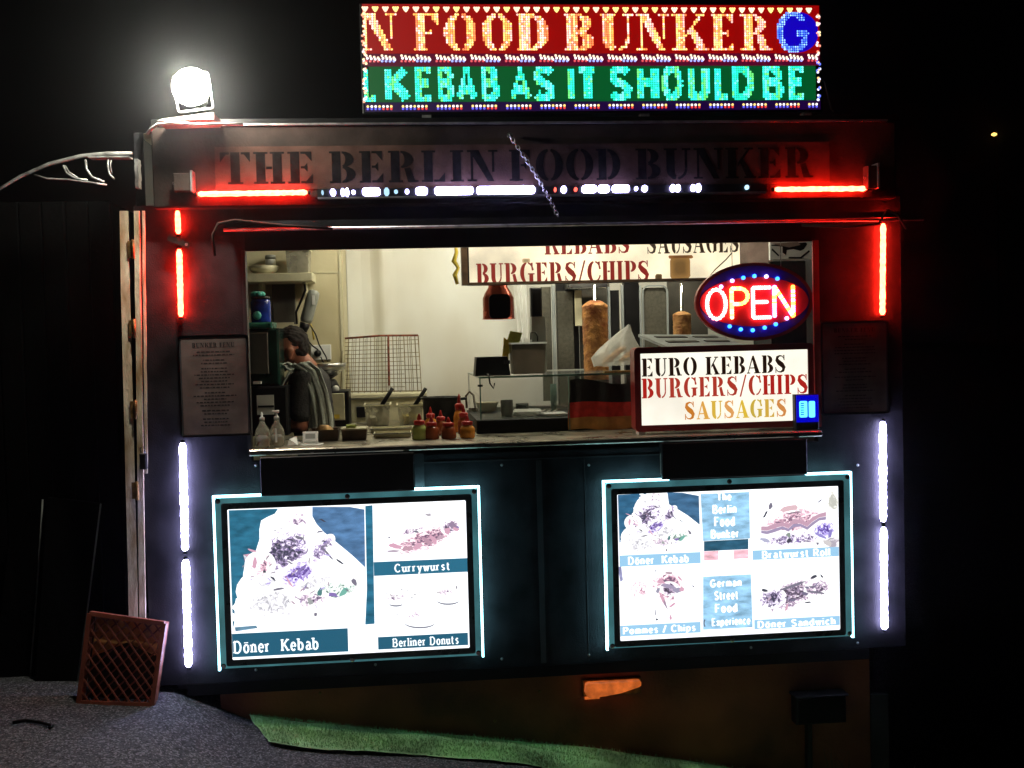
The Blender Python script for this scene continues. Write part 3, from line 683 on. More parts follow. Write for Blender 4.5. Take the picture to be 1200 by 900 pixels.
# ------------------------------------------------------------------ scrolling led sign on the roof
YS = -.02
b = rect((420.5, 6), (963, 3), (964, 130), (425, 134), YS)
sign = thing('led_message_sign', 'scrolling LED sign on the roof with red N FOOD BUNKER above green KEBAB AS IT', 'LED sign', ((b[0] + b[1]) / 2, YS, b[2]))
MB().bbox(b[0], b[1], YS, YS + .09, b[2], b[3], .006).build('housing', 'black', sign)
zr = lambda py: (Z(430, py, YS) + Z(955, py - 2.5, YS)) / 2
fx0, fx1 = b[0] + .012, b[1] - .012
MB().box(fx0, X(908, 40, YS), YS - .003, YS - .001, zr(64), zr(7), (0.30, 0.0, 0.0)).build('red_glow_panel', 'e_attr', sign)  # glow bleeding from the letter LEDs put into emissive backing panels
MB().box(X(908, 40, YS) + .001, fx1, YS - .003, YS - .001, zr(64), zr(15), (0.3, 0.0, 0.0)).build('red_glow_panel', 'e_attr', sign)
gx_, gz_ = X(935, 40, YS), zr(39); MB().poly([(min(fx1 - .008, gx_ + .092 * math.cos(k * PI / 12)), gz_ + .088 * math.sin(k * PI / 12)) for k in range(24)], YS - .0036, .0005, (0.006, 0.0, 0.5)).build('blue_glow_panel', 'e_attr', sign)  # blue glow round the letter painted as an emissive ellipse
MB().box(X(908, 40, YS) + .001, fx1, YS - .003, YS - .001, zr(15) + .0005, zr(7), (0.30, 0.0, 0.0)).build('red_glow_panel', 'e_attr', sign)
MB().box(fx0 + .02, fx1 - .02, YS - .003, YS - .001, zr(120), zr(79), (0.0, 0.09, 0.018)).build('green_glow_panel', 'e_attr', sign)
MB().box(fx0 + .0, fx1 - .0, YS - .003, YS - .001, zr(79) + .001, zr(64) - .001, (0.09, 0.0, 0.02)).build('dim_glow_panel', 'e_attr', sign)
MB().box(fx0 + .0, fx1 - .0, YS - .003, YS - .001, zr(131), zr(120) - .001, (0.012, 0.0, 0.04)).build('dim_glow_panel', 'e_attr', sign)
def inside(p, P):
    s_ = None
    for i in range(len(P)):
        a, b_ = P[i], P[(i + 1) % len(P)]; c = (b_[0] - a[0]) * (p[1] - a[1]) - (b_[1] - a[1]) * (p[0] - a[0])
        if abs(c) < 1e-12: continue
        if s_ is None: s_ = c > 0
        elif (c > 0) != s_: return False
    return True
PIT = .0098
def dot(mb, x, z, r, col, y=YS - .003, n=6):
    V = [(x + r * math.cos(2 * PI * k / n), y, z + r * math.sin(2 * PI * k / n)) for k in range(n)] + [(x, y - r * .5, z)]
    mb.add(V, [(k, (k + 1) % n, n) for k in range(n)], col)
def led_letter(ch, fn, l, r, t, b_, cols, parent):
    x0, x1, z0, z1 = X(l, 60, YS), X(r, 60, YS), zr(b_), zr(t)
    polys, wd = fn(ch); sx = (x1 - x0) / wd
    P = [[(x0 + p[0] * sx, z0 + p[1] * (z1 - z0)) for p in q] for q in polys]
    mb = MB(); i0 = math.floor(x0 / PIT); i1 = math.ceil(x1 / PIT)
    for i in range(i0, i1 + 1):
        cc = random.choice(cols)
        for j in range(math.floor(z0 / PIT), math.ceil(z1 / PIT) + 1):
            x, z = i * PIT, j * PIT
            if any(inside((x, z), q) for q in P):
                c = cc if random.random() < .6 else random.choice(cols); k = random.uniform(.75, 1.15)
                dot(mb, x, z, PIT * .53, tuple(v * k * 1.35 for v in c))
    if mb.v: mb.build('led_letter', 'e_attr', parent)
hot = [(1.6, .95, .25), (1.5, .6, .12), (1.5, 1.0, .85), (1.4, .7, .6), (1.3, .32, .1), (1.6, 1.1, .4)]
for ch_, l, r in (('N', 424, 465), ('F', 485, 519), ('O', 521, 561), ('O', 565, 603), ('D', 606, 647), ('B', 661, 699), ('U', 703, 743), ('N', 746, 784), ('K', 788, 830), ('E', 833, 865), ('R', 868, 906)):
    led_letter(ch_, lambda c: stencil(c, 0.0), l, r, 18, 61, hot, sign)
led_letter('G', lambda c: skel(c, .17), 914, 953, 17, 60, [(.25, .6, 1.6), (.5, .9, 1.6), (.1, .3, 1.5)], sign)
cy = [(.04, 1.3, .95), (.05, 1.2, 1.1), (.25, 1.4, 1.2), (.02, 1.1, .7), (.2, 1.1, .25)]
for ch_, l, r in (('L', 428, 444), ('K', 452, 486), ('E', 489, 511), ('B', 514, 535), ('A', 537, 562), ('B', 565, 589), ('A', 600, 625), ('S', 628, 654), ('I', 665, 673), ('T', 678, 706),
                  ('S', 716, 745), ('H', 749, 775), ('O', 778, 803), ('U', 807, 836), ('L', 840, 857), ('D', 860, 888), ('B', 896, 922), ('E', 927, 951)):
    led_letter(ch_, lambda c: skel(c, .31) if c != 'I' else ([R_(0, 0, 1, 1)], 1), l, r, 82, 116, cy, sign)
bd = MB(); zt = zr(12)
x = fx0 + .012
while x < fx1 - .005:
    c = random.choice([(1.8, 1.5, .9), (1.8, 1.2, .8), (1.7, 1.4, .4)])
    for dx, dz in ((-.009, .003), (.0, .003), (.009, .003), (-.005, -.005), (.005, -.005), (0, -.011)): dot(bd, x + dx, zt + dz, .0055, c)
    x += .043
for side in (0, 1):
    zz = zr(19)
    while zz > zr(118):
        xx = (fx0 + .004) if side == 0 else fx1 - .006
        for k in range(5):
            c = random.choice([(1.8, 1.4, .7), (1.6, 1.2, 1.2), (1.5, .5, .3)] if zz > zr(70) or side == 0 else [(1.4, 1.4, 1.8), (.2, .3, 1.7), (1.6, .9, .3)])
            dot(bd, xx + random.uniform(-.007, .007), zz + random.uniform(-.012, .012), .006, c)
        zz -= .040
bd.build('led_border', 'e_attr', sign, kind='stuff')
bm_ = MB()
for zz, up in ((zr(70), 1), (zr(126), 0)):
    x = fx0 + .012; k = 0
    while x < fx1 - .01:
        ph = (k % 9)
        if up:
            if ph < 8:
                dot(bm_, x, zz + .013 - .003 * (ph % 4), .0058, (1.7, 1.3, .9)); dot(bm_, x + .004, zz + .002 - .002 * (ph % 4), .0062, (1.7, 1.5, 1.6))
                dot(bm_, x, zz - .010, .006, (.9, .1, .12) if ph < 4 else (.5, .6, 1.6))
        else:
            if ph < 7:
                dot(bm_, x, zz + .004, .006, (1.7, 1.5, 1.4) if ph % 3 else (1.6, 1.1, .3))
                dot(bm_, x, zz - .006, .0058, (.15, .15, 1.2) if ph < 4 else (1.1, .06, .05))
        x += .0165; k += 1
bm_.build('led_border', 'e_attr', sign, kind='stuff')
for px in (500, 757, 948):
    xx = X(px, 135, YS); MB().box(xx - .02, xx + .02, YS + .02, YS + .06, ZT + .031, b[2] - .001).build('foot', 'galv', sign)
q = [at(*p, YS + .02) for p in ((960, 92), (966, 96), (970, 112), (974, 128), (977, 131))]
MB().tube(q, .0035, 6).build('cable', 'white', sign, True)

# ------------------------------------------------------------------ floodlight on the roof corner
YFL = -.26
p = at(226, 104, YFL)
fl = thing('floodlight', 'glaring white floodlight standing on the roof corner at the left', 'floodlight', (p.x, YFL, at(226, 140, YFL).z))
hx0, hx1 = at(204, 100, YFL).x, at(247, 100, YFL).x; hz0, hz1 = at(226, 130, YFL).z, at(226, 86, YFL).z
hb = MB(); ringframe(hb, hx0, hx1, hz0, hz1, .005, YFL - .005, YFL + .012, .012); hb.rot((p.x, YFL, p.z), 'Y', -.12); hb.build('housing', 'galv', fl)
hb = MB(); hb.poly(rrect(hx0 + .02, hx1 - .02, hz0 + .03, hz1 - .02, .02), YFL + .013, .04); hb.rot((p.x, YFL, p.z), 'Y', -.12); hb.build('back', 'black', fl)
ln = MB(); ln.lathe((p.x, YFL - .03, p.z), [(.05, -.02), (.070, -.01), (.074, .004), (.068, .02), (.045, .034), (.01, .04)], 28, 'y'); ln.build('lens', 'e_flood', fl, True)
a, b_ = at(183, 141, YFL), at(250, 133, YFL)
MB().poly([(a.x, a.z), (b_.x, b_.z - .02), (b_.x, b_.z + .008), (a.x + .02, a.z + .008)], YFL + .01, .17).build('bracket_plate', 'midgrey', fl)
q = [at(*s_, YFL - .05) for s_ in ((172, 157), (176, 152), (184, 146), (200, 144), (235, 146), (262, 145), (285, 146))]
MB().tube(q, .006, 8).build('cable', 'white', fl, True)

# ------------------------------------------------------------------ menu sheets
def menu(c4, label, hdr):
    b = rect(*c4, -.02)
    t = thing('menu_sheet', label, 'menu board', ((b[0] + b[1]) / 2, -.02, b[2]), 'menu sheets beside the serving window')
    MB().poly(rrect(b[0], b[1], b[2], b[3], .012), -.013, .0125).build('backing', 'facade2', t)
    MB().poly(rrect(b[0] + .012, b[1] - .012, b[2] + .01, b[3] - .01, .008), -.0155, .002).build('sheet', 'menu', t)
    f = MB(); ringframe(f, b[0], b[1], b[2], b[3], .006, -.019, -.012, .014); f.build('rim', 'chrome', t)
    w_ = b[1] - b[0]; h_ = b[3] - b[2]
    put_text('BUNKER MENU', lambda c: stencil(c, .02), b[0] + w_ * .2, b[0] + w_ * .8, b[3] - h_ * .12, b[3] - h_ * .075, -.0163, 'print', t, gap=.12, t=.0005, name='heading')
    ln = MB(); rr = random.Random(5)
    z = b[3] - h_ * .17
    while z > b[2] + h_ * .06:
        wl_ = rr.uniform(.25, .62) * w_; x = b[0] + w_ * .5 - wl_ / 2; e = x + wl_
        while x < e:
            k = rr.uniform(.004, .018); ln.box(x, min(x + k, e), -.0162, -.0157, z, z + .0045); x += k + .004
        z -= .0135 * rr.choice([1, 1, 1, 1.6])
    ln.build('small_print', 'print', t, kind='stuff')
menu(((209, 393), (291, 392), (294, 511), (211, 512)), 'dim framed menu sheet on the wall left of the serving window', 0)
menu(((962, 377), (1041, 375), (1043, 484), (963, 487)), 'dim framed menu sheet on the wall right of the serving window', 1)

# ------------------------------------------------------------------ backlit picture boards
TEAL = (0.028, 0.165, 0.27); TEALD = (0.02, 0.12, 0.2); LBLUE = (0.36, 0.66, 0.92); WH = (1.45, 1.5, 1.55)
def board(outer, inner, label, tops, draw):
    b = rect(*outer, -.05); i_ = rect(*inner, -.062)
    t = thing('picture_board', label, 'lit menu board', ((b[0] + b[1]) / 2, -.05, b[2]), 'backlit picture boards under the counter')
    MB().box(b[0] + .02, b[1] - .02, -.03, -.0012, b[2] + .02, b[3] - .02).build('back_box', 'facade2', t)
    f = MB(); ringframe(f, b[0] + .010, b[1] - .010, b[2] + .010, b[3] - .010, i_[0] - b[0] - .018, -.060, -.050, .012); f.build('acrylic_frame', 'acrylic', t)
    f = MB(); ringframe(f, i_[0] - .024, i_[1] + .024, i_[2] - .024, i_[3] + .024, .026, -.0645, -.0604, .01); f.build('gasket', 'gasket', t)
    e = .008
    MB().box(b[0], b[0] + e, -.055, -.035, b[2], b[3]).build('edge_light', 'e_cyan', t)
    MB().box(b[1] - e, b[1], -.055, -.035, b[2], b[3]).build('edge_light', 'e_cyan', t)
    for l, r in tops: MB().box(max(b[0] + e + .001, X(l, 575, -.05)), min(b[1] - e - .001, X(r, 575, -.05)), -.055, -.035, b[3] - e, b[3]).build('edge_light', 'e_cyan', t)
    for fx in (.0, .5, 1.0):
        for fz in (0, 1):
            x = b[0] + .024 + (b[1] - b[0] - .048) * fx; z = b[2] + .022 + (b[3] - b[2] - .044) * fz
            MB().lathe((x, -.0602, z), [(.011, 0), (.011, .006), (.006, .008)], 12, 'y').build('standoff', 'chrome', t)
    MB().poly(rrect(i_[0], i_[1], i_[2], i_[3], .012), -.0625, .002, WH).build('poster', 'e_attr_s', t)
    draw(t, i_)
    return t
LY = -.0630
def PP(t, name, items, lay=0):
    """flat print on the poster: items = [(colour, [(px,py)...])]"""
    mb = MB()
    for k, (c, pts) in enumerate(items):
        y = LY - .0004 * lay - .00004 * (k % 9)
        q = [at(px, py, y) for px, py in pts]
        mb.poly([(v.x, v.z) for v in q], y, .0003, c)
        if lay < 2: mb.build(name, 'e_print', t); mb = MB()
    return mb.build(name, 'e_attr', t, kind='stuff') if lay >= 2 else None
def band(t, c, l, r, top, bot, name='caption_band'):
    y = LY - .0007; m_ = (l + r) / 2; z0, z1 = at(m_, bot, y).z, at(m_, top, y).z; x0, x1 = at(l, (top + bot) / 2, y).x, at(r, (top + bot) / 2, y).x
    MB().box(x0, x1, y, y + .0003, z0, z1, c).build(name, 'e_attr', t)
def blob(cx, cy, rx, ry, rnd, n=7, rot=0):
    o = []
    for k in range(n):
        a = 2 * PI * k / n + rnd.uniform(-.2, .2); r = rnd.uniform(.55, 1.1)
        x, y = rx * r * math.cos(a), ry * r * math.sin(a); o.append((cx + x * math.cos(rot) - y * math.sin(rot), cy + x * math.sin(rot) + y * math.cos(rot)))
    return o
def txt(t, s_, l, r, top, bot, c=(1.3, 1.4, 1.45), wt=.16, slab=.17, gap=.2, slope=0.0, lay=3):
    y = LY - .0004 * lay
    m_ = (l + r) / 2; ym = (top + bot) / 2; a = at(l, ym, y); a.z = at(m_, bot, y).z; b_ = at(r, ym, y); tz = at(m_, top, y).z - a.z
    for ch_, polys in text_polys(s_, lambda c_: skel(c_, wt, slab), a.x, b_.x, a.z, a.z + tz, gap):
        mb = MB()
        for k, P in enumerate(polys): mb.poly(P, y - .00003 * (k % 7), .0003, c)
        mb.build('letter', 'e_attr', t)
PUR = (.27, .19, .5); GRY = (.22, .2, .27); PNK = (.75, .42, .55); DRK = (.07, .07, .1); LPU = (.55, .45, .85); GRN = (.2, .5, .42)
def food(t, cx, cy, rx, ry, rot, scale, cols, off=0.0, seed=0, lay=1.6, stretch=1.0):
    """printed food: a mottled patch that dissolves into the white of the poster"""
    y = LY - .0004 * lay; c = at(cx, cy, y); rw, rh = rx / F_PX * (y + DIST), ry / F_PX * (y + DIST)
    pts = []
    for k in range(28):
        a = 2 * PI * k / 28; x, z = rw * math.cos(a), rh * math.sin(a); pts.append((c.x + x * math.cos(rot) - z * math.sin(rot), c.z + x * math.sin(rot) + z * math.cos(rot)))
    m = bpy.data.materials.new('printed_food'); m.use_nodes = True; m.cycles.emission_sampling = 'NONE'
    nt = m.node_tree; b = nt.nodes['Principled BSDF']; N = nt.nodes.new; L = nt.links.new
    b.inputs['Base Color'].default_value = (.02, .02, .02, 1)
    tc = N('ShaderNodeTexCoord'); sub = N('ShaderNodeVectorMath'); sub.operation = 'SUBTRACT'; lc = c - t.location; sub.inputs[1].default_value = (lc.x, lc.y, lc.z)
    L(tc.outputs['Object'], sub.inputs[0])
    mp = N('ShaderNodeMapping'); mp.vector_type = 'TEXTURE'; mp.inputs['Rotation'].default_value = (0, -rot, 0); mp.inputs['Scale'].default_value = (rw, 1, rh); L(sub.outputs[0], mp.inputs[0])
    ln_ = N('ShaderNodeVectorMath'); ln_.operation = 'LENGTH'; L(mp.outputs[0], ln_.inputs[0])
    pw = N('ShaderNodeMath'); pw.operation = 'POWER'; L(ln_.outputs['Value'], pw.inputs[0]); pw.inputs[1].default_value = 2.6
    ml = N('ShaderNodeMath'); ml.operation = 'MULTIPLY'; L(pw.outputs[0], ml.inputs[0]); ml.inputs[1].default_value = .30
    m2_ = N('ShaderNodeMapping'); m2_.inputs['Location'].default_value = (seed * 3.7, 0, seed * 1.3); m2_.inputs['Rotation'].default_value = (0, -rot + .4, 0); m2_.inputs['Scale'].default_value = (1, 1, stretch); L(tc.outputs['Object'], m2_.inputs[0])
    no = N('ShaderNodeTexNoise'); no.inputs['Scale'].default_value = scale; no.inputs['Detail'].default_value = 4; no.inputs['Roughness'].default_value = .62; no.inputs['Distortion'].default_value = 1.7; L(m2_.outputs[0], no.inputs['Vector'])
    ad = N('ShaderNodeMath'); L(no.outputs['Fac'], ad.inputs[0]); L(ml.outputs[0], ad.inputs[1])
    a2 = N('ShaderNodeMath'); L(ad.outputs[0], a2.inputs[0]); a2.inputs[1].default_value = off - .065
    rp = N('ShaderNodeValToRGB'); e = rp.color_ramp.elements; e[0].position = .36; e[0].color = (*cols[0], 1); e[1].position = .56; e[1].color = (1, 1, 1, 1)
    for p_, c_ in ((.41, cols[1]), (.455, cols[2]), (.50, cols[3])): x = e.new(p_); x.color = (*c_, 1)
    L(a2.outputs[0], rp.inputs[0]); L(rp.outputs[0], b.inputs['Emission Color']); b.inputs['Emission Strength'].default_value = 1.25
    MB().poly(pts, y, .0003).build('printed_food', m, t)
SAL = [(.05, .05, .08), (.20, .15, .28), (.42, .33, .55), (.78, .68, .85)]; SAU = [(.16, .1, .16), (.5, .28, .38), (.72, .42, .52), (.9, .66, .74)]; MEA = [(.08, .06, .09), (.26, .2, .32), (.46, .34, .48), (.75, .6, .72)]; GRN_ = [(.04, .09, .08), (.2, .3, .26), (.4, .5, .45), (.75, .85, .8)]
def doner_pic(t, ox, oy, sx, sy, seed, full=True):
    """shredded salad and meat; coordinates in units of the big picture"""
    rnd = random.Random(seed); T = lambda p: (ox + p[0] * sx, oy + p[1] * sy)
    items = []
    if full:
        for k in range(26):   # ragged lettuce edge
            u = k / 25; ex, ey = 8 + 50 * (1 - u) ** 1.0 * 0 + 52 * u, 135 - 120 * u
            items.append((WH, [T(p) for p in blob(ex + rnd.uniform(-3, 6), ey + rnd.uniform(-4, 4), rnd.uniform(3, 8), rnd.uniform(2.5, 6), rnd, 8, rnd.uniform(-1, 1))]))
    for k in range(60):   # fine shreds
        mx_, my_, sx_, sy_ = rnd.choice([(70, 56, 13, 12), (70, 56, 13, 12), (85, 82, 10, 9), (112, 55, 7, 12), (125, 105, 18, 8), (45, 78, 12, 12), (95, 112, 14, 10)])
        cx, cy = rnd.gauss(mx_, sx_), rnd.gauss(my_, sy_)
        c = rnd.choice([PUR, GRY, GRY, (.5, .42, .5), LPU, DRK, (.5, .35, .45), (.35, .3, .36)])
        L = rnd.uniform(1.5, 5.5); w_ = rnd.uniform(.35, 1.2); a_ = rnd.gauss(-.5, .7)
        p0_ = [(-L, 0), (-L * .3, -w_ - L * .15), (L * .4, -w_ * .6), (L, w_ * .5), (L * .3, w_), (-L * .4, w_ * .4 - L * .1)]
        items.append((c, [T((cx + x * math.cos(a_) - y * math.sin(a_), cy + x * math.sin(a_) + y * math.cos(a_))) for x, y in p0_]))
    for cx, cy, rx, ry, a, c in ((88, 78, 12, 2.4, -.75, PUR), (93, 84, 9, 1.6, -.9, LPU), (62, 100, 9, 1.6, -.2, GRY), (85, 40, 6, 2, .3, GRY),
                                 (118, 58, 12, 1.6, .8, GRY), (133, 68, 6, 1.2, .6, DRK), (150, 92, 6, 3, 1.0, GRY), (137, 104, 4, 9, .7, GRN), (124, 107, 6, 3, .1, PUR), (110, 104, 3, 6, .2, (.1, .25, .25)),
                                 (74, 92, 9, 1.6, 1.0, PNK), (33, 70, 3, 8, .1, PNK), (98, 114, 5, 4, 1, (.4, .42, .42)), (30, 55, 6, 1.5, .3, PNK), (55, 88, 5, 1.5, .6, DRK), (45, 80, 2, 2, 0, DRK), (105, 130, 2, 3, .2, GRY)):
        items.append((c, [T(p) for p in blob(cx, cy, rx, ry, rnd, 8, a)]))
    LIT = [(.42, .42, .46), (.6, .58, .62), (.76, .75, .8), (.9, .9, .93)]
    for fx, fy, frx, fry, fr_, fc, fo, fs in ((75, 50, 36, 40, 0, LIT, .0, 21), (85, 100, 72, 36, 0, LIT, .03, 22), (55, 118, 44, 22, 0, LIT, .03, 23), (68, 58, 36, 27, .5, SAL, -.03, 1), (84, 82, 24, 15, .6, [(.1, .06, .25), (.3, .2, .6), (.5, .4, .8), (.8, .74, .95)], -.02, 2), (112, 54, 10, 22, -.7, SAL, .0, 3),
                                          (128, 102, 32, 13, .15, GRN_, .03, 4), (40, 72, 18, 17, 0, SAU, .05, 5), (98, 112, 24, 12, 0, MEA, .05, 6), (84, 20, 16, 15, 0, MEA, .08, 7)):
        food(t, ox + fx * sx, oy + fy * sy, frx * (sx if full else sx), fry * sy, fr_, 34 / sx, fc, fo, fs + seed, 1.3 + .06 * fs if fs < 20 else 1.1 + .06 * (fs - 20))
    PP(t, 'photo_detail', items, 2)
def draw_left(t, i_):
    PP(t, 'photo_background', [
        (TEAL, [(268, 598), (326, 596), (322, 602), (313, 606), (306, 610), (304, 620), (304, 632), (300, 645), (293, 655), (288, 655), (285, 672), (284, 690), (279, 700), (275, 712), (275, 728), (273, 737)]),
        ((.10, .22, .42), [(366, 594), (410, 594), (427, 597), (428, 665), (412, 650), (395, 636), (380, 624), (371, 614), (366, 605)]),
        (TEAL, [(428, 593), (436.5, 592), (439, 731), (428, 732), (430, 690)]),
        ], 0)
    band(t, TEAL, 438, 549, 656.3, 672.5); band(t, TEALD, 272, 408, 739.5, 767); band(t, TEALD, 443, 548.5, 744, 758.6)
    rnd = random.Random(3)
    PP(t, 'photo_edge', [((.55, .5, .7), blob(285 + 2 * k, 730 - 21 * k, 5, 3, rnd)) for k in range(0)] + [((.14, .28, .4), [(275, 735), (300, 733), (302, 736), (276, 740)]), (PNK, [(285, 650), (300, 648), (294, 662), (290, 668)]),
        ((.9, 1.0, 1.1), [(285, 650), (293, 655), (294, 664), (289, 660)])], 1)
    doner_pic(t, 265, 590, 1, 1, 11)
    food(t, 498, 633, 42, 13, .33, 40, SAU, -.04, 3, 1.4, 2); food(t, 528, 618, 12, 9, .3, 50, MEA, -.05, 5, 1.5); food(t, 484, 622, 22, 7, .2, 60, MEA, .09, 6, 1.3)
    for q_ in ((463, 700), (486, 720), (522, 694)): food(t, q_[0], q_[1], 17, 6, .05, 70, MEA, .08, q_[0], 1.3)
    rnd = random.Random(8); it = []
    for cx, cy, rx, ry, a, c in ((462, 640, 9, 3.6, .1, PNK), (478, 643, 8, 3, -.1, (.6, .36, .45)), (490, 640, 7, 4, -.2, PNK), (500, 634, 3, 7, -.6, (.55, .32, .42)), (508, 632, 4, 7, -.5, PNK), (516, 630, 6, 3, -.3, (.6, .4, .5)), (524, 622, 5, 6, -.9, PNK),
                                 (530, 615, 7, 4.5, .3, (.35, .25, .38)), (534, 620, 5, 3, .2, PNK), (460, 646, 8, 1.6, 0, (.5, .4, .5)), (502, 603, 4, 2, 0, (.5, .45, .5)), (488, 623, 4, 1.5, .2, GRY), (456, 630, 2, 1, -.5, GRY), (536, 618, 3, 1.5, .5, PUR)):
        it.append((c, blob(cx, cy, rx, ry, rnd, 8, a)))
    for cx, cy, rx, ry in ((525, 704, 13, 5), (492, 730, 18, 6.5), (464, 708, 8, 3)):   # bowl shadows as thin crescents
        n = 9; o = [(cx + rx * math.cos(math.radians(165 - 150 * k / n)), cy + ry * math.sin(math.radians(165 - 150 * k / n))) for k in range(n + 1)]
        for k in range(n): it.append(((.26, .26, .32), [o[k], o[k + 1], (o[k + 1][0], o[k + 1][1] - 1.0 - .9 * math.sin(PI * (k + 1) / n)), (o[k][0], o[k][1] - 1.0 - .9 * math.sin(PI * k / n) - .05)]))
    for k in range(12): it.append(((.5, .48, .5), blob(rnd.choice([462, 486, 470]) + rnd.uniform(-12, 14), rnd.choice([698, 718, 694]) + rnd.uniform(-3, 3), 2.2, .8, rnd, 6, rnd.uniform(-.6, .6))))
    it.append(((.4, .38, .42), blob(535, 688, 1.2, 3, rnd, 6))); it.append(((.5, .48, .5), blob(514, 694, 4, .8, rnd, 6)))
    PP(t, 'photo_detail', it, 2)
    txt(t, 'Döner  Kebab', 275, 374, 749.5, 763, wt=.17)
    txt(t, 'Currywurst', 463, 528, 660, 669, wt=.17)
    txt(t, 'Berliner Donuts', 461, 538, 746.8, 756, wt=.17)
board(((249.5, 582.5), (562, 568), (567, 768), (255.5, 787.5)), ((267, 597), (547, 585), (550, 758), (271, 775.5)),
      'left backlit picture board showing a Döner Kebab, Currywurst and Berliner Donuts', ((240, 307), (484, 570)), draw_left)
def draw_right(t, i_):
    PP(t, 'photo_background', [
        ((.04, .15, .28), [(724, 580), (758, 578), (752, 583), (746, 590), (743, 602), (738, 612), (736, 622), (731, 630), (726, 638)]),
        ((.06, .16, .3), [(782, 577), (800, 577.5), (819, 581), (820, 615), (806, 604), (793, 596), (784, 591)]),
        (LBLUE, [(821, 579), (878, 576.5), (879, 631), (824, 634)]), ((.03, .12, .2), [(825, 634.3), (877, 631.5), (877, 643.5), (825, 646)]),
        ((1.1, .62, .72), [(825, 646.3), (842, 645.5), (842, 656), (825, 657)]), ((1.1, .62, .72), [(860, 644.7), (877, 644), (877, 654), (860, 655)]),
        (LBLUE, [(824, 676), (880, 673), (882, 735), (824, 738)]),
        ((.3, .3, .5), [(724, 665), (728, 663), (730, 680), (727, 682)])], 0)
    band(t, LBLUE, 726, 821, 649, 662); band(t, LBLUE, 727, 821, 731, 743.5); band(t, LBLUE, 882, 983, 643, 654); band(t, LBLUE, 884, 984, 724, 735)
    doner_pic(t, 718, 572, .60, .56, 21)
    food(t, 783, 687, 21, 21, -.5, 30, SAU, -.03, 8, 1.4); food(t, 785, 690, 13, 9, -.2, 34, MEA, -.06, 9, 1.5); food(t, 748, 690, 20, 20, 0, 60, SAU, .12, 2, 1.3)
    food(t, 930, 610, 44, 17, .18, 36, SAU, .0, 12, 1.35, 1.8); food(t, 930, 632, 44, 10, .02, 55, SAL, .0, 13, 1.45); food(t, 966, 621, 16, 12, .2, 44, [(.1, .06, .3), (.3, .22, .65), (.5, .42, .85), (.8, .76, .98)], -.04, 14, 1.5); food(t, 976, 588, 7, 14, 0, 40, [(.5, .5, .45), (.65, .64, .58), (.75, .75, .7), (.9, .9, .86)], -.1, 15, 1.3); food(t, 975, 636, 10, 9, 0, 40, [(.4, .36, .42), (.55, .5, .55), (.7, .66, .7), (.88, .86, .9)], -.08, 16, 1.4)
    food(t, 928, 697, 46, 18, .33, 46, MEA, -.04, 17, 1.35, 1.6); food(t, 905, 701, 18, 13, .1, 60, SAL, -.05, 18, 1.5); food(t, 958, 689, 18, 12, .3, 60, MEA, .0, 19, 1.5)
    rnd = random.Random(4); it = []
    for cx, cy, rx, ry, a, c in ((784, 671.5, 6, 1.8, .15, (.5, .35, .42)), (797, 678, 5, 1.5, .8, PNK), (775, 681, 5, 4, .4, PNK), (782, 687, 12, 3, .2, (.42, .35, .5)), (794, 692, 7, 3.4, 0, (.4, .36, .5)), (799, 690, 4, 3, 0, PNK),
                                 (771, 692, 3, 5, .3, (.36, .34, .46)), (777, 703, 2.2, 11, -.45, PNK), (780, 709, 1.6, 7, -.4, (.4, .3, .4)), (788, 709, 6, 1.4, -.6, PNK), (812, 687, 3, .9, .6, GRY), (768, 718, .9, 5, -.15, GRY), (770, 726, 2, 1.6, 0, DRK), (786, 724, 2, 4, 0, PNK), (768.5, 669, 2, .8, 0, GRY)):
        it.append((c, blob(cx, cy, rx, ry, rnd, 8, a)))
    # meat roll, upper right: strip with scalloped top
    S1 = [(892, 617), (899, 617), (908, 613.5), (917, 612), (924, 614), (930, 608), (938, 609), (946, 612), (952, 606), (960, 602), (968, 600)]
    for k in range(len(S1) - 1):
        a, b_ = S1[k], S1[k + 1]; w1, w2 = 8 + (k % 3), 8 + ((k + 1) % 3)
        it.append(((.62, .38, .5), [a, b_, (b_[0], b_[1] + w2 * .55), (a[0], a[1] + w1 * .55)])); it.append(((.4, .32, .5), [(a[0], a[1] + w1 * .6), (b_[0], b_[1] + w2 * .6), (b_[0], b_[1] + w2), (a[0], a[1] + w1)]))
    for cx, cy, rx, ry, a, c in ((925, 596, 12, 4, -.15, (.8, .55, .6)), (928, 601, 11, 1, -.2, (.2, .15, .2)), (973, 625, 2.4, 8, .1, (.3, .25, .65)), (962, 628, 8, 2, .5, (.35, .3, .7)), (903, 593, 2.5, 5, .4, GRY), (897, 603, 1.6, 5, .5, DRK),
                                 (897, 633, 7, 2.6, .2, (.5, .5, .68)),  (925, 634, 3, 3, .1, DRK), (935, 634, 3, 2, .3, PUR), (924, 627, 3, 3, 0, (.3, .36, .32)), (946, 634, 6, .8, 0, GRY), (961, 587, 4, .8, -.7, GRY), (958, 637, 2, 2, 0, GRY), (970, 637, 8, 4, .2, (.7, .66, .66))):
        it.append((c, blob(cx, cy, rx, ry, rnd, 8, a)))
    # sandwich, lower right
    for k in range(14):
        u = rnd.random(); cx = 893 + u * 78; cy = 706 - u * 22 + rnd.uniform(-8, 9) * (1 - .4 * u)
        it.append((rnd.choice([(.3, .26, .42), (.5, .42, .6), GRY, (.6, .45, .58), (.2, .18, .28)]), blob(cx, cy, rnd.uniform(2, 6), rnd.uniform(1, 2.6), rnd, 7, rnd.uniform(-.9, .6))))
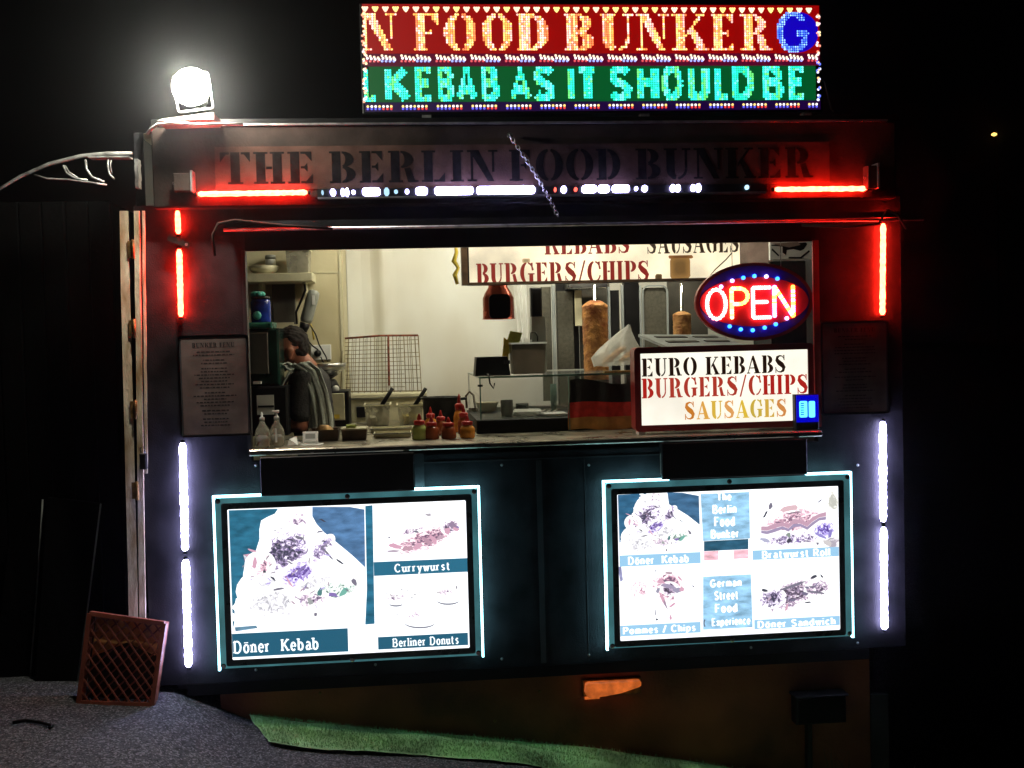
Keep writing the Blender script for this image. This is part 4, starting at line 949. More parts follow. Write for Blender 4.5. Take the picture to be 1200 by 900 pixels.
    for cx, cy, rx, ry, a, c in ((928, 687, 20, 2.4, -.35, GRY), (922, 712, 2.2, 6, .3, PNK), (956, 694, 13, 1.6, .12, GRY), (954, 676, 5, 2, -.5, DRK), (963, 675, 3, 1.2, .9, DRK), (896, 692, 4, 2, .1, DRK), (946, 706, 5, 1, -.1, DRK)):
        it.append((c, blob(cx, cy, rx, ry, rnd, 8, a)))
    PP(t, 'photo_detail', it, 2)
    w2 = (1.5, 1.55, 1.6)
    for s_, l, r, tp, bt in (('The', 841, 858, 578, 586), ('Berlin', 836, 864, 592, 601), ('Food', 838, 862, 606, 616), ('Bunker', 834, 867, 621, 630), ('German', 833, 870, 679, 687), ('Street', 838, 866, 693, 702), ('Food', 839, 865, 708, 717), ('Experience', 835, 880, 724, 732)):
        txt(t, s_, l, r, tp, bt, w2, .26, .16, .14, .04)
    txt(t, '(', 825, 828, 726, 733, (.12, .14, .2), .2, 0, .1, 0)
    for s_, l, r, tp, bt in (('Döner  Kebab', 737, 808, 651.5, 660), ('Pommes / Chips', 731, 816, 733.5, 741), ('Bratwurst Roll', 894, 974, 644.5, 652.5), ('Döner Sandwich', 889, 980, 726, 733.5)):
        txt(t, s_, l, r, tp, bt, w2, .22, .16, .16)
board(((706, 563), (997, 553), (1001, 748), (711, 761)), ((723, 579), (982.5, 569), (985, 739), (726, 751)),
      'right backlit picture board showing four dishes round a pale blue text column', ((700, 784), (945, 1010)), draw_right)

# ------------------------------------------------------------------ signs in the window
# EURO KEBABS light box
YE = .0
b = rect((744, 409), (955, 400), (956, 500), (744, 509), YE)
eb = thing('euro_kebabs_sign', 'red framed lightbox reading EURO KEBABS BURGERS/CHIPS SAUSAGES at the right end of the counter', 'lightbox sign', ((b[0] + b[1]) / 2, YE, ZC))
z0e = ZC + .001
f = MB(); ringframe(f, b[0], b[1] - .004, z0e + .012, b[3], .028, YE, YE + .09, .02); f.build('frame', 'redpaint', eb)
MB().box(b[0] + .02, b[1] - .04, YE + .02, YE + .08, z0e + .03, b[3] - .02).build('casing', 'redpaint', eb)
i_ = (b[0] + .027, b[1] - .031, z0e + .038, b[3] - .027)
MB().box(i_[0], i_[1], YE + .006, YE + .019, i_[2], i_[3]).build('lit_face', 'e_kebab', eb)
for xx in (b[0] + .015, b[1] - .05): MB().box(xx, xx + .03, YE + .01, YE + .07, ZC + .0005, z0e + .012).build('foot', 'white', eb)
YT = YE + .0055
def tx(s_, l, r, t_, bt, col, slope=-.03, gap=.1, m='e_attr', parent=None, Y=YT, g_=.05):
    parent = parent or eb
    for k, (ch_, polys) in enumerate(text_polys(s_, lambda c: stencil(c, g_), X(l, (t_ + bt) / 2, Y), X(r, (t_ + bt) / 2, Y), Z((l + r) / 2, bt, Y), Z((l + r) / 2, t_, Y), gap)):
        mb = MB(); c = col(k) if callable(col) else col
        for j, P in enumerate(polys): mb.poly(P, Y - .00005 * (j % 7), .0004, c)
        mb.build('letter', m, parent)
tx('EURO KEBABS', 752, 921, 418, 439, (.012, .004, .002))
tx('BURGERS/CHIPS', 752, 947, 441, 464, lambda k: (.42, .012, .008) if k in (0, 9, 10, 11, 12) else (.42, .035, .02))
tx('SAUSAGES', 802, 922, 469, 490, lambda k: [(.6, .2, .02), (.75, .38, .06), (.7, .45, .05), (.75, .35, .1), (.75, .5, .04), (.6, .42, .05), (.65, .4, .05), (.65, .25, .06)][k])

# hanging lightbox
YH = .55
b = (X(548, 300, YH), X(868, 300, YH), (Z(550, 334, YH) + Z(840, 328, YH)) / 2, Z(700, 255, YH))
hs = thing('hanging_lightbox', 'stained warm lightbox hanging inside the window top reading KEBABS SAUSAGES BURGERS/CHIPS', 'lightbox sign', ((b[0] + b[1]) / 2, YH, b[3]))
MB().box(b[0], b[1], YH + .006, YH + .09, b[2], b[3]).build('casing', 'black', hs)
MB().box(b[0] + .006, b[1] - .004, YH, YH + .005, b[2] + .012, b[3] - .012).build('lit_face', 'e_hang', hs)
MB().box(b[0], b[1], YH - .004, YH + .0055, b[2], b[2] + .0115).build('lower_rim', 'tin', hs)
MB().box(b[0] - .03, b[0] - .001, YH, YH + .07, b[2], b[3]).build('end_cap', 'tin', hs)
q = [at(*s_, YH - .01) for s_ in ((536, 333), (533, 322), (537, 314), (532, 306), (535, 296), (534, 285))]
MB().tube(q, [.008, .012, .008, .013, .009, .008], 7).build('frayed_cable', 'yel', hs, True)
for xx in (b[0] + .15, b[1] - .15): MB().tube([(xx, YH + .04, b[3]), (xx, YH + .04, ZT - .03)], .004, 6).build('hanger', 'steel', hs)
YT2 = YH - .0006
tx('BURGERS/CHIPS', 558, 761, 307, 331, (.24, .008, .004), parent=hs, Y=YT2, gap=.08)
tx('KEBABS', 638, 738, 273.5, 297.5, (.26, .006, .004), parent=hs, Y=YT2)
tx('SAUSAGES', 758, 866, 272, 296.5, (.03, .016, .006), parent=hs, Y=YT2)
def stain_reflection(px0, px1, py0, py1, c, name='stain_reflection'):  # dirt stains plus a brown reflection painted onto the lit face
    bb = box_px(px0, px1, py0, py1, YT2); rr = random.Random(int(px0)); mb = MB()
    cx, cz = (bb[0] + bb[1]) / 2, (bb[2] + bb[3]) / 2
    for k in range(5):
        s_ = 1 - k * .13
        mb.poly([(cx + (p[0] - cx) * s_ * rr.uniform(.93, 1.05), cz + (p[1] - cz) * s_ * rr.uniform(.93, 1.05)) for p in rrect(bb[0], bb[1], bb[2], bb[3], min(bb[1] - bb[0], bb[3] - bb[2]) * .3)], YT2 + .0004 - .00008 * k, .00005, tuple(v * (1 - .12 * k) for v in c))
    mb.build(name, 'e_attr', hs)
stain_reflection(785, 809, 299, 328, (.33, .17, .045)); stain_reflection(768, 776, 321, 329, (.16, .09, .03)); stain_reflection(612, 621, 303, 308, (.7, .5, .25)); stain_reflection(784, 812, 299, 303, (.3, .12, .03))
q = [at(*s_, YH - .012) for s_ in ((858, 296), (851, 304), (838, 316), (833, 322), (842, 326))]
MB().tube(q, .003, 6).build('loose_wire', 'tin', hs, True)

# OPEN sign
YO = .02; pc = at(884, 353.5, YO); ox, oz = pc.x, pc.z; rx = (X(952, 353, YO) - X(818, 353, YO)) / 2; rz_ = (Z(884, 309, YO) - Z(884, 397, YO)) / 2
op = thing('open_sign', 'oval red neon OPEN sign with blue dots hanging in the window', 'OPEN sign', (ox, YO, oz - rz_))
ell = lambda kx, kz, n=40: [(ox + rx * kx * math.cos(2 * PI * k / n), oz + rz_ * kz * math.sin(2 * PI * k / n)) for k in range(n)]
M['opanel'] = mat('blue_glow_sign_panel', (0.05, 0.01, 0.32), .5, 0, .1, 8)  # blue halo of the dot lamps put into the panel colour
M['oinner'] = mat('red_glow_sign_panel', (0.75, 0.01, 0.02), .5, 0, .1, 8)  # red glow of the letters put into the inner panel colour
MB().poly(ell(1, 1), YO, .02).build('panel', 'opanel', op)
MB().poly(ell(.95, .66), YO - .003, .0028).build('red_glow_inlay', 'oinner', op)
rm = MB(); n = 40; e0, e1 = ell(1.03, 1.04), ell(.97, .955)
V = [(x, YO - .006, z) for x, z in e0] + [(x, YO - .006, z) for x, z in e1] + [(x, YO + .024, z) for x, z in e0]
rm.add(V, [(i, n + i, n + (i + 1) % n, (i + 1) % n) for i in range(n)] + [(i, (i + 1) % n, 2 * n + (i + 1) % n, 2 * n + i) for i in range(n)]).build('rim', 'redpaint', op)
oc = [[(2.6, 1.0, .9), (2.4, .8, .7)], [(2.6, 1.0, .7), (2.4, 1.1, .1)], [(2.5, .8, .8), (2.5, 1.0, 1.0)], [(2.0, .6, 2.2), (2.6, 1.3, .1)]]
NT = MB()
for k, (ch_, l, r, t_, bt) in enumerate((('O', 829, 851, 339, 374), ('P', 858, 877, 338, 373), ('E', 883, 904, 337, 372), ('N', 908, 930, 335, 371))):
    x0, x1, z0, z1 = box_px(l, r, t_, bt, YO - .02); L_, sp_, wd = SK[ch_]
    cols = {'O': [(3.2, 1.1, 1.0)], 'P': [(3.2, 1.2, .6), (3.2, 1.3, .25)], 'E': [(3.0, .8, .8), (3.0, 1.0, 1.0)], 'N': [(2.4, .7, 2.6), (3.2, 1.3, .15)]}[ch_]
    mb = MB()
    for pl in L_:
        pts = [Vector((x0 + p[0] / wd * (x1 - x0), YO - .014, z0 + p[1] * (z1 - z0))) for p in pl]
        # resample into many short lengths with wobble so that it reads as packed lamps
        for a, b_ in zip(pts, pts[1:]):
            m_ = max(1, int((b_ - a).length / .0095))
            for j in range(m_):
                p_ = a.lerp(b_, (j + .5) / m_); c = random.choice(cols); kk = random.uniform(.8, 1.2)
                mb.lathe((p_.x, p_.y, p_.z), [(.0088, -.003), (.009, .003), (.005, .008)], 7, 'y'); 
                while len(mb.c) and mb.c[-1] is None: 
                    for q_ in range(len(mb.c) - 1, -1, -1):
                        if mb.c[q_] is not None: break
                        mb.c[q_] = tuple(v * kk * 2.2 for v in c)
    mb.build('neon_letter', 'e_attr_s', op)
for k, (px, py) in enumerate([(845, 336), (858, 329), (871, 325.5), (884, 323.5), (898, 324), (911, 326.5), (855, 382.5), (868, 386), (882, 387), (896, 384), (909, 380), (922, 373)]):
    p_ = at(px, py, YO - .012); c = (.15, 1.2, 6) if k not in (0, 1, 4, 11) else (2.5, 2.2, 6)
    mb = MB(); mb.lathe((p_.x, p_.y, p_.z), [(.0085, -.003), (.0088, .004), (.004, .008)], 8, 'y'); mb.c = [c] * len(mb.c); mb.build('blue_lamp', 'e_attr_s', op)
for px in (858, 915):
    p_ = at(px, 315, YO + .01); MB().tube([(p_.x, YO + .01, p_.z), (p_.x, YO + .01, OZ1 + .01)], .0015, 5).build('hanging_wire', 'steel', op)
# small blue number display
YD = -.05; b = box_px(932, 960, 462, 500, YD)
bd_ = thing('blue_display', 'small glowing blue LED display in front of the lightbox lower right corner', 'LED display', ((b[0] + b[1]) / 2, YD, b[2]))
MB().bbox(b[0], b[1], YD, YD + .04, ZC + .001, b[3], .005).build('housing', 'black', bd_)
MB().box(b[0] + .004, b[1] - .004, YD - .003, YD - .0005, b[2] + .02, b[3] - .004, (.0, .0, .55)).build('blue_face', 'e_attr_s', bd_)
for l, r in ((936.5, 945.5), (947.5, 954.5)):
    q = box_px(l, r, 470, 489, YD); MB().poly(rrect(q[0], q[1], q[2], q[3], .006), YD - .006, .0025, (.25, 1.6, 3.2)).build('bar', 'e_attr_s', bd_)
mk = MB()
for k in range(6):
    q = box_px(937.5, 941.5, 472 + 2.6 * k, 473.3 + 2.6 * k, YD); mk.box(q[0], q[1], YD - .0072, YD - .0063, q[2], q[3], (.0, .12, .35))
mk.build('marks', 'e_attr', bd_)

# ------------------------------------------------------------------ kitchen
# wall shelf upper left with its things
YW = 1.3
b = box_px(288, 366, 320, 330, YW)
sh = thing('wall_shelf', 'cream shelf board on the kitchen wall at the upper left', 'shelf', ((b[0] + b[1]) / 2, YW, b[2]))
MB().bbox(XL + .05, b[1], YW, 1.54, b[2], b[3], .003).build('board', 'cream_pl', sh)
for xx in (X(300, 330, YW), X(352, 330, YW)): MB().box(xx, xx + .02, YW + .1, 1.54, b[2] - .06, b[2] - .001).build('bracket', 'cream_pl', sh)
zs = b[3] + .001
def tapered(mb, x0, x1, y0, y1, z0, z1, k=.85):
    cx, cy_ = (x0 + x1) / 2, (y0 + y1) / 2; hx, hy = (x1 - x0) / 2, (y1 - y0) / 2
    V = [(cx - hx * k, cy_ - hy * k, z0), (cx + hx * k, cy_ - hy * k, z0), (cx + hx * k, cy_ + hy * k, z0), (cx - hx * k, cy_ + hy * k, z0), (x0, y0, z1), (x1, y0, z1), (x1, y1, z1), (x0, y1, z1)]
    return mb.add(V, [(0, 3, 2, 1), (4, 5, 6, 7), (0, 1, 5, 4), (1, 2, 6, 5), (2, 3, 7, 6), (3, 0, 4, 7)])
def openbox(mb, x0, x1, y0, y1, z0, z1, k=.88, th=.004):
    """open tapered tub with wall thickness"""
    def rg(i, z, kk):
        cx, cy_ = (x0 + x1) / 2, (y0 + y1) / 2; hx, hy = ((x1 - x0) / 2) * kk - i, ((y1 - y0) / 2) * kk - i
        return [(cx - hx, cy_ - hy, z), (cx + hx, cy_ - hy, z), (cx + hx, cy_ + hy, z), (cx - hx, cy_ + hy, z)]
    V = rg(0, z0, k) + rg(0, z1, 1) + rg(th, z1, 1) + rg(th, z0 + th, k)
    F_ = [(0, 3, 2, 1), (12, 13, 14, 15)]
    for r in range(3):
        for i in range(4): a = r * 4 + i; c = r * 4 + (i + 1) % 4; F_.append((a, c, c + 4, a + 4))
    return mb.add(V, F_)
q = box_px(336, 363, 294, 319, 1.38)
bx = thing('storage_tub', 'cloudy square plastic tub at the right end of the wall shelf', 'tub', ((q[0] + q[1]) / 2, 1.42, zs))
openbox(MB(), q[0], q[1], 1.33, 1.5, zs, q[3], .9).build('tub', 'clear', bx)
f = MB(); f.box(q[0] - .004, q[1] + .004, 1.326, 1.504, q[3] + .0005, q[3] + .01).build('lid', 'cream_pl', bx)
tapered(MB(), q[0] + .02, q[1] - .02, 1.35, 1.48, zs + .006, q[3] - .03, .9).build('contents', 'brown', bx)
q = box_px(292, 326, 310, 320, 1.38)
dsh = thing('oval_dish', 'pale oval dish lying on the left end of the wall shelf', 'dish', ((q[0] + q[1]) / 2, 1.4, zs))
MB().lathe(((q[0] + q[1]) / 2, 1.4, zs), [(.05, 0), (.075, .02), (.082, .042), (.076, .046), (.03, .05)], 20).build('dish', 'cream_pl', dsh, True)
q = box_px(310, 322, 291, 311, 1.47)
pot = thing('white_canister', 'small white canister behind the oval dish on the wall shelf', 'canister', ((q[0] + q[1]) / 2, 1.5, zs))
MB().lathe(((q[0] + q[1]) / 2, 1.5, zs), [(.026, 0), (.028, .05), (.028, .09)], 16).build('can', 'white', pot, True)
MB().lathe(((q[0] + q[1]) / 2, 1.5, zs + .091), [(.03, 0), (.03, .02), (.01, .025)], 16).build('lid', 'midgrey', pot, True)
# grey board under shelf
q = box_px(319, 346, 333, 380, 1.5)
gb = thing('grey_board', 'dark grey board mounted on the wall under the shelf', 'board', ((q[0] + q[1]) / 2, 1.5, q[2]))
MB().bbox(q[0], q[1], 1.5, 1.53, q[2], q[3], .004).build('board', 'grey', gb)
MB().box(q[0] + .01, q[1] - .01, 1.495, 1.4995, q[2] - .03, q[2] + .01).build('ledge', 'cream_pl', gb)
# slicer hanging
A, B = at(368, 342, 1.35), at(358, 378, 1.35)
hd = thing('handheld_slicer', 'pale grey electric hand slicer hanging by its cable on the wall under the shelf', 'slicer', B)
d = (A - B).normalized()
MB().tube([B, B + d * .02, A - d * .02, A, A + d * .01], [.028, .034, .034, .03, .015], 14).build('body', 'midgrey', hd, True)
MB().tube([B - d * .05, B - d * .002], [.022, .03], 12).build('head', 'black', hd, True)
p_ = B.lerp(A, .75) + Vector((.012, -.032, 0)); MB().box(p_.x - .008, p_.x + .008, p_.y - .006, p_.y + .001, p_.z - .03, p_.z + .02).build('switch', 'white', hd)
q = [at(*s_, 1.4) for s_ in ((356, 384), (358, 396), (366, 405), (373, 410))]; MB().tube(q, .0045, 6).build('cable', 'black', hd, True)
q = [at(*s_, 1.42) for s_ in ((363, 380), (370, 392), (374, 404), (382, 418), (384, 424), (379, 425), (376, 418))]; MB().tube(q, .004, 6).build('cable', 'black', hd, True)
q = [at(*s_, 1.4) for s_ in ((348, 380), (347, 366), (353, 352), (358, 340), (357, 333))]; MB().tube(q, .007, 6).build('cable', 'black', hd, True)
q = [at(*s_, 1.44) for s_ in ((362, 376), (366, 385), (368, 398))]; MB().tube(q, .006, 6).build('cable', 'yel', hd, True)
# socket
q = box_px(364, 388, 404, 422, 1.53)
so = thing('wall_socket', 'white wall socket with a black plug behind the cook', 'socket', ((q[0] + q[1]) / 2, 1.54, q[2]))
MB().bbox(q[0], q[1], 1.535, 1.5494, q[2], q[3], .003).build('plate', 'white', so)
c_ = at(372, 414, 1.5); MB().lathe((c_.x, 1.534, c_.z), [(.02, 0), (.02, .02), (.014, .035)], 14, 'y').build('plug', 'black', so, True)
# blue jar + dark machine
q = box_px(291, 329, 378, 452, .75)
cm = thing('drinks_machine', 'dark green tinted machine at the left edge of the serving window', 'machine', ((q[0] + q[1]) / 2, .8, ZC))
MB().bbox(q[0] - .05, q[1], .68, .9, q[2], q[3] - .03, .01).build('tank', 'bottle_green', cm)
MB().bbox(q[0] - .055, q[1] - .03, .67, .9, q[3] - .029, q[3], .008).build('lid', 'tealdk', cm)
MB().bbox(q[0] - .03, q[1] - .05, .66, .679, q[2] + .06, q[3] - .05, .004).build('front_panel', 'grey', cm)
MB().bbox(q[0] - .05, q[1] + .035, .64, .9, ZC + .001, q[2] - .001, .008).build('base', 'black', cm)
r = box_px(301, 321, 463, 486, .63)
MB().box(r[0], r[1], .63, .6395, r[2], r[3]).build('label_card', 'white', cm)
MB().box(r[0] + .005, r[1] + .0, .627, .6295, r[2] + .035, r[2] + .045).build('slot', 'black', cm)
r = box_px(297, 306, 447, 450, .63); MB().box(r[0], r[1], .62, .66, r[2], r[3]).build('lever', 'white', cm)
q = box_px(293, 317, 346, 377, .78)
jr = thing('blue_jar', 'blue jar with a teal flower lid standing on the dark machine', 'jar', ((q[0] + q[1]) / 2, .8, q[2]))
cx = (q[0] + q[1]) / 2; rr_ = (q[1] - q[0]) / 2
MB().lathe((cx, .8, q[2] - .005), [(rr_ * .95, 0), (rr_, .01), (rr_, .1), (rr_ * .9, .115)], 20).build('body', 'blue', jr, True)
MB().lathe((cx, .8, q[2] + .112), [(rr_ * .95, 0), (rr_ * .95, .012)], 20).build('rim', 'black', jr, True)
fl_ = MB()
for k in range(6): fl_.lathe((cx + .02 * math.cos(k) - .01, .79 + .015 * math.sin(k), q[2] + .124), [(.012, 0), (.017, .01), (.012, .022), (.003, .026)], 8)
fl_.build('lid_knob', 'teal', jr, True)
lb = MB(); lb.lathe((cx - .012, .8 - rr_ - .002, q[2] + .03), [(.02, 0), (.022, .003), (.01, .006)], 10, 'y').build('label', 'teal', jr, True)

# cook ---------------------------------------------------------------
def capsules(name, L, m, parent, voxel=.011, smooth=2):
    bm = bmesh.new()
    for a, ra, b_, rb in L:
        a, b_ = Vector(a), Vector(b_); dv = b_ - a; n = max(2, int(dv.length / (min(ra, rb) * .5)) + 1)
        for k in range(n + 1):
            t = k / n; bmesh.ops.create_icosphere(bm, subdivisions=2, radius=ra + (rb - ra) * t, matrix=Matrix.Translation(a.lerp(b_, t)))
    me = bpy.data.meshes.new(name); bm.to_mesh(me); bm.free()
    tmp = bpy.data.objects.new('tmp', me); C.objects.link(tmp)
    md = tmp.modifiers.new('r', 'REMESH'); md.mode = 'VOXEL'; md.voxel_size = voxel
    sm = tmp.modifiers.new('s', 'SMOOTH'); sm.iterations = smooth; sm.factor = .6
    dg = bpy.context.evaluated_depsgraph_get(); me2 = bpy.data.meshes.new_from_object(tmp.evaluated_get(dg)); me2.name = name
    bpy.data.objects.remove(tmp)
    base = parent.location
    for v in me2.vertices: v.co -= base
    me2.materials.clear(); me2.materials.append(M[m])
    for p_ in me2.polygons: p_.use_smooth = True
    o = bpy.data.objects.new(name, me2); C.objects.link(o); o.parent = parent; return o
hb0 = at(339, 401, 1.0); hc = at(340, 410, 1.0); hc.y = 1.0            # middle of the head; faces left and down
H_ = lambda dx, dy, dz: (hc.x + dx, hc.y + dy, hc.z + dz)
Hb = lambda dx, dy, dz: (hb0.x + dx, 1.0 + dy, hb0.z + dz)
cook = thing('person', 'cook in charcoal shirt with grey towel over the shoulder, bent over at the left', 'person', (hc.x + .1, 1.0, .342))
zf = .342
body = [(H_(.008, 0, .022), .080, H_(-.012, 0, .0), .078), (H_(-.01, 0, -.01), .076, H_(-.045, 0, -.065), .052), (H_(-.05, 0, -.07), .045, H_(-.062, 0, -.082), .032),
        (H_(-.085, 0, -.02), .013, H_(-.103, 0, -.048), .013), (H_(-.085, 0, -.068), .012, H_(-.088, .012, -.068), .012), (H_(-.06, -.02, .005), .03, H_(-.06, .02, .005), .03),
        (H_(.010, -.088, -.006), .020, H_(.002, -.086, -.042), .013), (H_(.012, .084, .0), .017, H_(.004, .084, -.034), .011),
        (H_(.03, 0, -.03), .056, Hb(.085, 0, -.14), .06),
        (Hb(.085, -.12, -.19), .065, Hb(.085, .12, -.19), .065), (Hb(.09, -.06, -.22), .10, Hb(.12, -.05, -.46), .095), (Hb(.09, .06, -.22), .10, Hb(.12, .05, -.46), .095),
        (Hb(.13, -.07, -.5), .105, Hb(.13, .07, -.5), .105)]
for s_ in (-1, 1):
    body += [(Hb(.085, .165 * s_, -.19), .052, Hb(.06, .20 * s_, -.42), .042), (Hb(.06, .20 * s_, -.42), .040, Hb(-.12, .15 * s_, -.40), .028), (Hb(-.12, .15 * s_, -.40), .027, Hb(-.18, .14 * s_, -.385), .03)]
    hip = Hb(.13, .085 * s_, -.54); kn = (hc.x + .11, hc.y + .09 * s_, zf + .40); an = (hc.x + .15, hc.y + .095 * s_, zf + .07)
    body += [(hip, .085, kn, .058), (kn, .055, an, .038), (an, .04, (an[0] - .15, an[1], zf + .035), .034)]
    for f_ in range(4):
        y0_ = .14 * s_ + (f_ - 1.5) * .019
        body += [(Hb(-.19, y0_, -.385), .0105, Hb(-.225, y0_ * 1.02, -.392), .0095), (Hb(-.225, y0_ * 1.02, -.392), .0095, Hb(-.24 + .004 * abs(f_ - 1.5), y0_ * 1.02, -.415), .008)]
    body += [(Hb(-.16, (.14 - .03) * s_, -.385), .012, Hb(-.205, (.14 - .045) * s_, -.40), .0095)]
capsules('body', body, 'skin', cook, .0085, 2)
hair = [(H_(.020, 0, .040), .080, H_(.026, 0, .026), .076), (H_(.048, -.02, .0), .048, H_(.048, .02, .0), .048), (H_(-.03, 0, .066), .048, H_(.015, 0, .072), .056), (H_(.072, -.015, -.05), .026, H_(.10, -.02, -.085), .018)]
ho = capsules('hair', hair, 'hair', cook, .007, 1)
rh = random.Random(4)
for v in ho.data.vertices:
    c = v.co; k_ = math.sin(c.y * 210 + 3 * math.sin(c.z * 60)) * math.sin(c.x * 95 + c.z * 120); v.co += v.normal * (.0035 * k_ + rh.uniform(-.0015, .0015))
sh_ = [(Hb(.09, -.125, -.195), .074, Hb(.09, .125, -.195), .074), (Hb(.095, -.06, -.23), .112, Hb(.12, -.05, -.50), .108), (Hb(.095, .06, -.23), .112, Hb(.12, .05, -.50), .108), (Hb(.075, 0, -.15), .07, Hb(.08, 0, -.16), .07)]
for s_ in (-1, 1): sh_ += [(Hb(.085, .168 * s_, -.19), .065, Hb(.065, .20 * s_, -.36), .056)]
capsules('shirt', sh_, 'shirt', cook, .011, 2)
tr_ = [(Hb(.13, -.075, -.53), .113, Hb(.13, .075, -.53), .113)]
for s_ in (-1, 1):
    hip = Hb(.13, .085 * s_, -.54); kn = (hc.x + .11, hc.y + .09 * s_, zf + .40); an = (hc.x + .15, hc.y + .095 * s_, zf + .09); tr_ += [(hip, .097, kn, .07), (kn, .07, an, .055)]
capsules('trousers', tr_, 'trous', cook, .013, 2)
for s_ in (-1, 1):
    a_ = (hc.x + .15, hc.y + .095 * s_, zf + .04); capsules('shoe', [(a_, .04, (a_[0] - .17, a_[1], zf + .034), .034)], 'black', cook, .012, 1)
# towel: pleated cloth draped over the near shoulder and hanging down the back
V = []; Fc = []; nu, nv = 26, 22
pathT = [Hb(-.02, -.19, -.215), Hb(.02, -.17, -.135), Hb(.075, -.15, -.11), Hb(.13, -.16, -.15), Hb(.17, -.18, -.27), Hb(.185, -.19, -.40), Hb(.175, -.195, -.52)]
for j in range(nv + 1):
    t = j / nv * (len(pathT) - 1); i = min(int(t), len(pathT) - 2); c = Vector(pathT[i]).lerp(Vector(pathT[i + 1]), t - i)
    for k in range(nu + 1):
        u = k / nu - .5; wv = .008 * math.sin(u * 19 + j * .16) + .005 * math.sin(u * 43 - j * .35) + .004 * math.sin(u * 9 + j * .5)
        if j < 6: V.append((c.x + wv * .4, c.y + u * .15, c.z + wv * .8 - abs(u) * .04))
        else: V.append((c.x + u * .115 - .02, c.y - .02 + wv - .02 * math.cos(u * 3), c.z + abs(u) * .02))
for j in range(nv):
    for k in range(nu): a = j * (nu + 1) + k; Fc.append((a, a + 1, a + nu + 2, a + nu + 1))
tw = MB().add(V, Fc).build('towel', 'towel', cook, True); md = tw.modifiers.new('thick', 'SOLIDIFY'); md.thickness = .006

# fryer block, bowl, scales
q = box_px(366, 404, 461, 494, 1.15)
fr = thing('control_box', 'cream fronted kitchen appliance in a black casing behind the loaf tins', 'appliance', ((q[0] + q[1]) / 2, 1.2, ZC))
MB().bbox(q[0] - .02, q[1] + .022, 1.155, 1.4, ZC, q[3] + .012, .006).build('casing', 'black', fr)
MB().bbox(q[0], q[1], 1.145, 1.1545, q[2] + .005, q[3], .003).build('front', 'cream_pl', fr)
r = box_px(372, 390, 472, 483, 1.14); f = MB(); ringframe(f, r[0], r[1], r[2], r[3], .006, 1.141, 1.1445, .004); f.build('handle_rim', 'black', fr)
r = box_px(373, 398, 486, 491, 1.14); MB().box(r[0], r[1], 1.142, 1.1445, r[2], r[3]).build('label_strip', 'yel', fr)
zb_ = q[3] + .013
cx = (X(381, 440, 1.25))
sc_ = thing('black_scale', 'squat black kitchen scale carrying the steel bowl', 'scale', (cx, 1.27, zb_))
MB().lathe((cx, 1.27, zb_), [(.075, 0), (.08, .01), (.06, .05), (.05, .06)], 20).build('base', 'black', sc_, True)
p_ = at(393, 456, 1.17); MB().lathe((p_.x, 1.2, p_.z), [(.02, 0), (.02, .015), (.01, .02)], 12, 'y').build('dial', 'white', sc_, True)
bw = thing('steel_bowl', 'wide shiny steel bowl beside the cook', 'bowl', (cx, 1.27, zb_ + .061))
MB().lathe((cx, 1.27, zb_ + .061), [(.035, 0), (.07, .022), (.10, .055), (.112, .085), (.116, .085), (.103, .052), (.06, .026), (.0, .02)], 26, capt=False).build('bowl', 'steel', bw, True)
MB().lathe((cx, 1.27, zb_ + .135), [(.05, 0), (.045, .008), (.02, .013)], 18).build('food', 'cream_pl', bw, True)
p_ = at(372, 432, 1.27); MB().lathe((p_.x, 1.24, p_.z - .02), [(.02, 0), (.03, .02), (.03, .04), (.012, .05)], 14).build('ladle_head', 'hinge', bw, True)

# wire racks on the wall
wr = thing('wire_rack', 'large greasy wire grid rack with a rusty top rim leaning on the back wall', 'wire rack', at(446, 460, 1.6))
TLc, TRc, BRc, BLc = at(400, 397, 1.62), at(490, 393, 1.62), at(494, 458, 1.55), at(397, 459, 1.55)
MB().tube([TLc, TLc.lerp(TRc, .5) + Vector((0, 0, .008)), TRc], .006, 6).build('top_rim', 'rust', wr, True)
MB().tube([TRc, BRc, BLc, TLc], .004, 6).build('frame', 'rustwire', wr, True)
for k in range(1, 21):
    t = k / 21; MB().tube([TLc.lerp(TRc, t), BLc.lerp(BRc, t)], .0019, 5).build('wire', 'rustwire', wr)
for k in range(1, 13):
    t = k / 13; e = 1 if k % 3 else .8; MB().tube([TLc.lerp(BLc, t) + Vector((0, -.003, 0)), TLc.lerp(BLc, t).lerp(TRc.lerp(BRc, t), e) + Vector((0, -.003, 0))], .0019, 5).build('wire', 'rustwire', wr)
a_, b2 = at(455, 394, 1.55), at(456, 452, 1.5); MB().tube([a_, b2], .006, 6).build('brace', 'rust', wr)
# second grid standing proud, giving the doubled mesh
for k in range(14):
    t = k / 13; o_ = Vector((.012, -.06, -.008)); MB().tube([TLc.lerp(TRc, t * .93) + o_, BLc.lerp(BRc, t * .93) + o_], .0015, 4).build('wire', 'rustwire', wr)
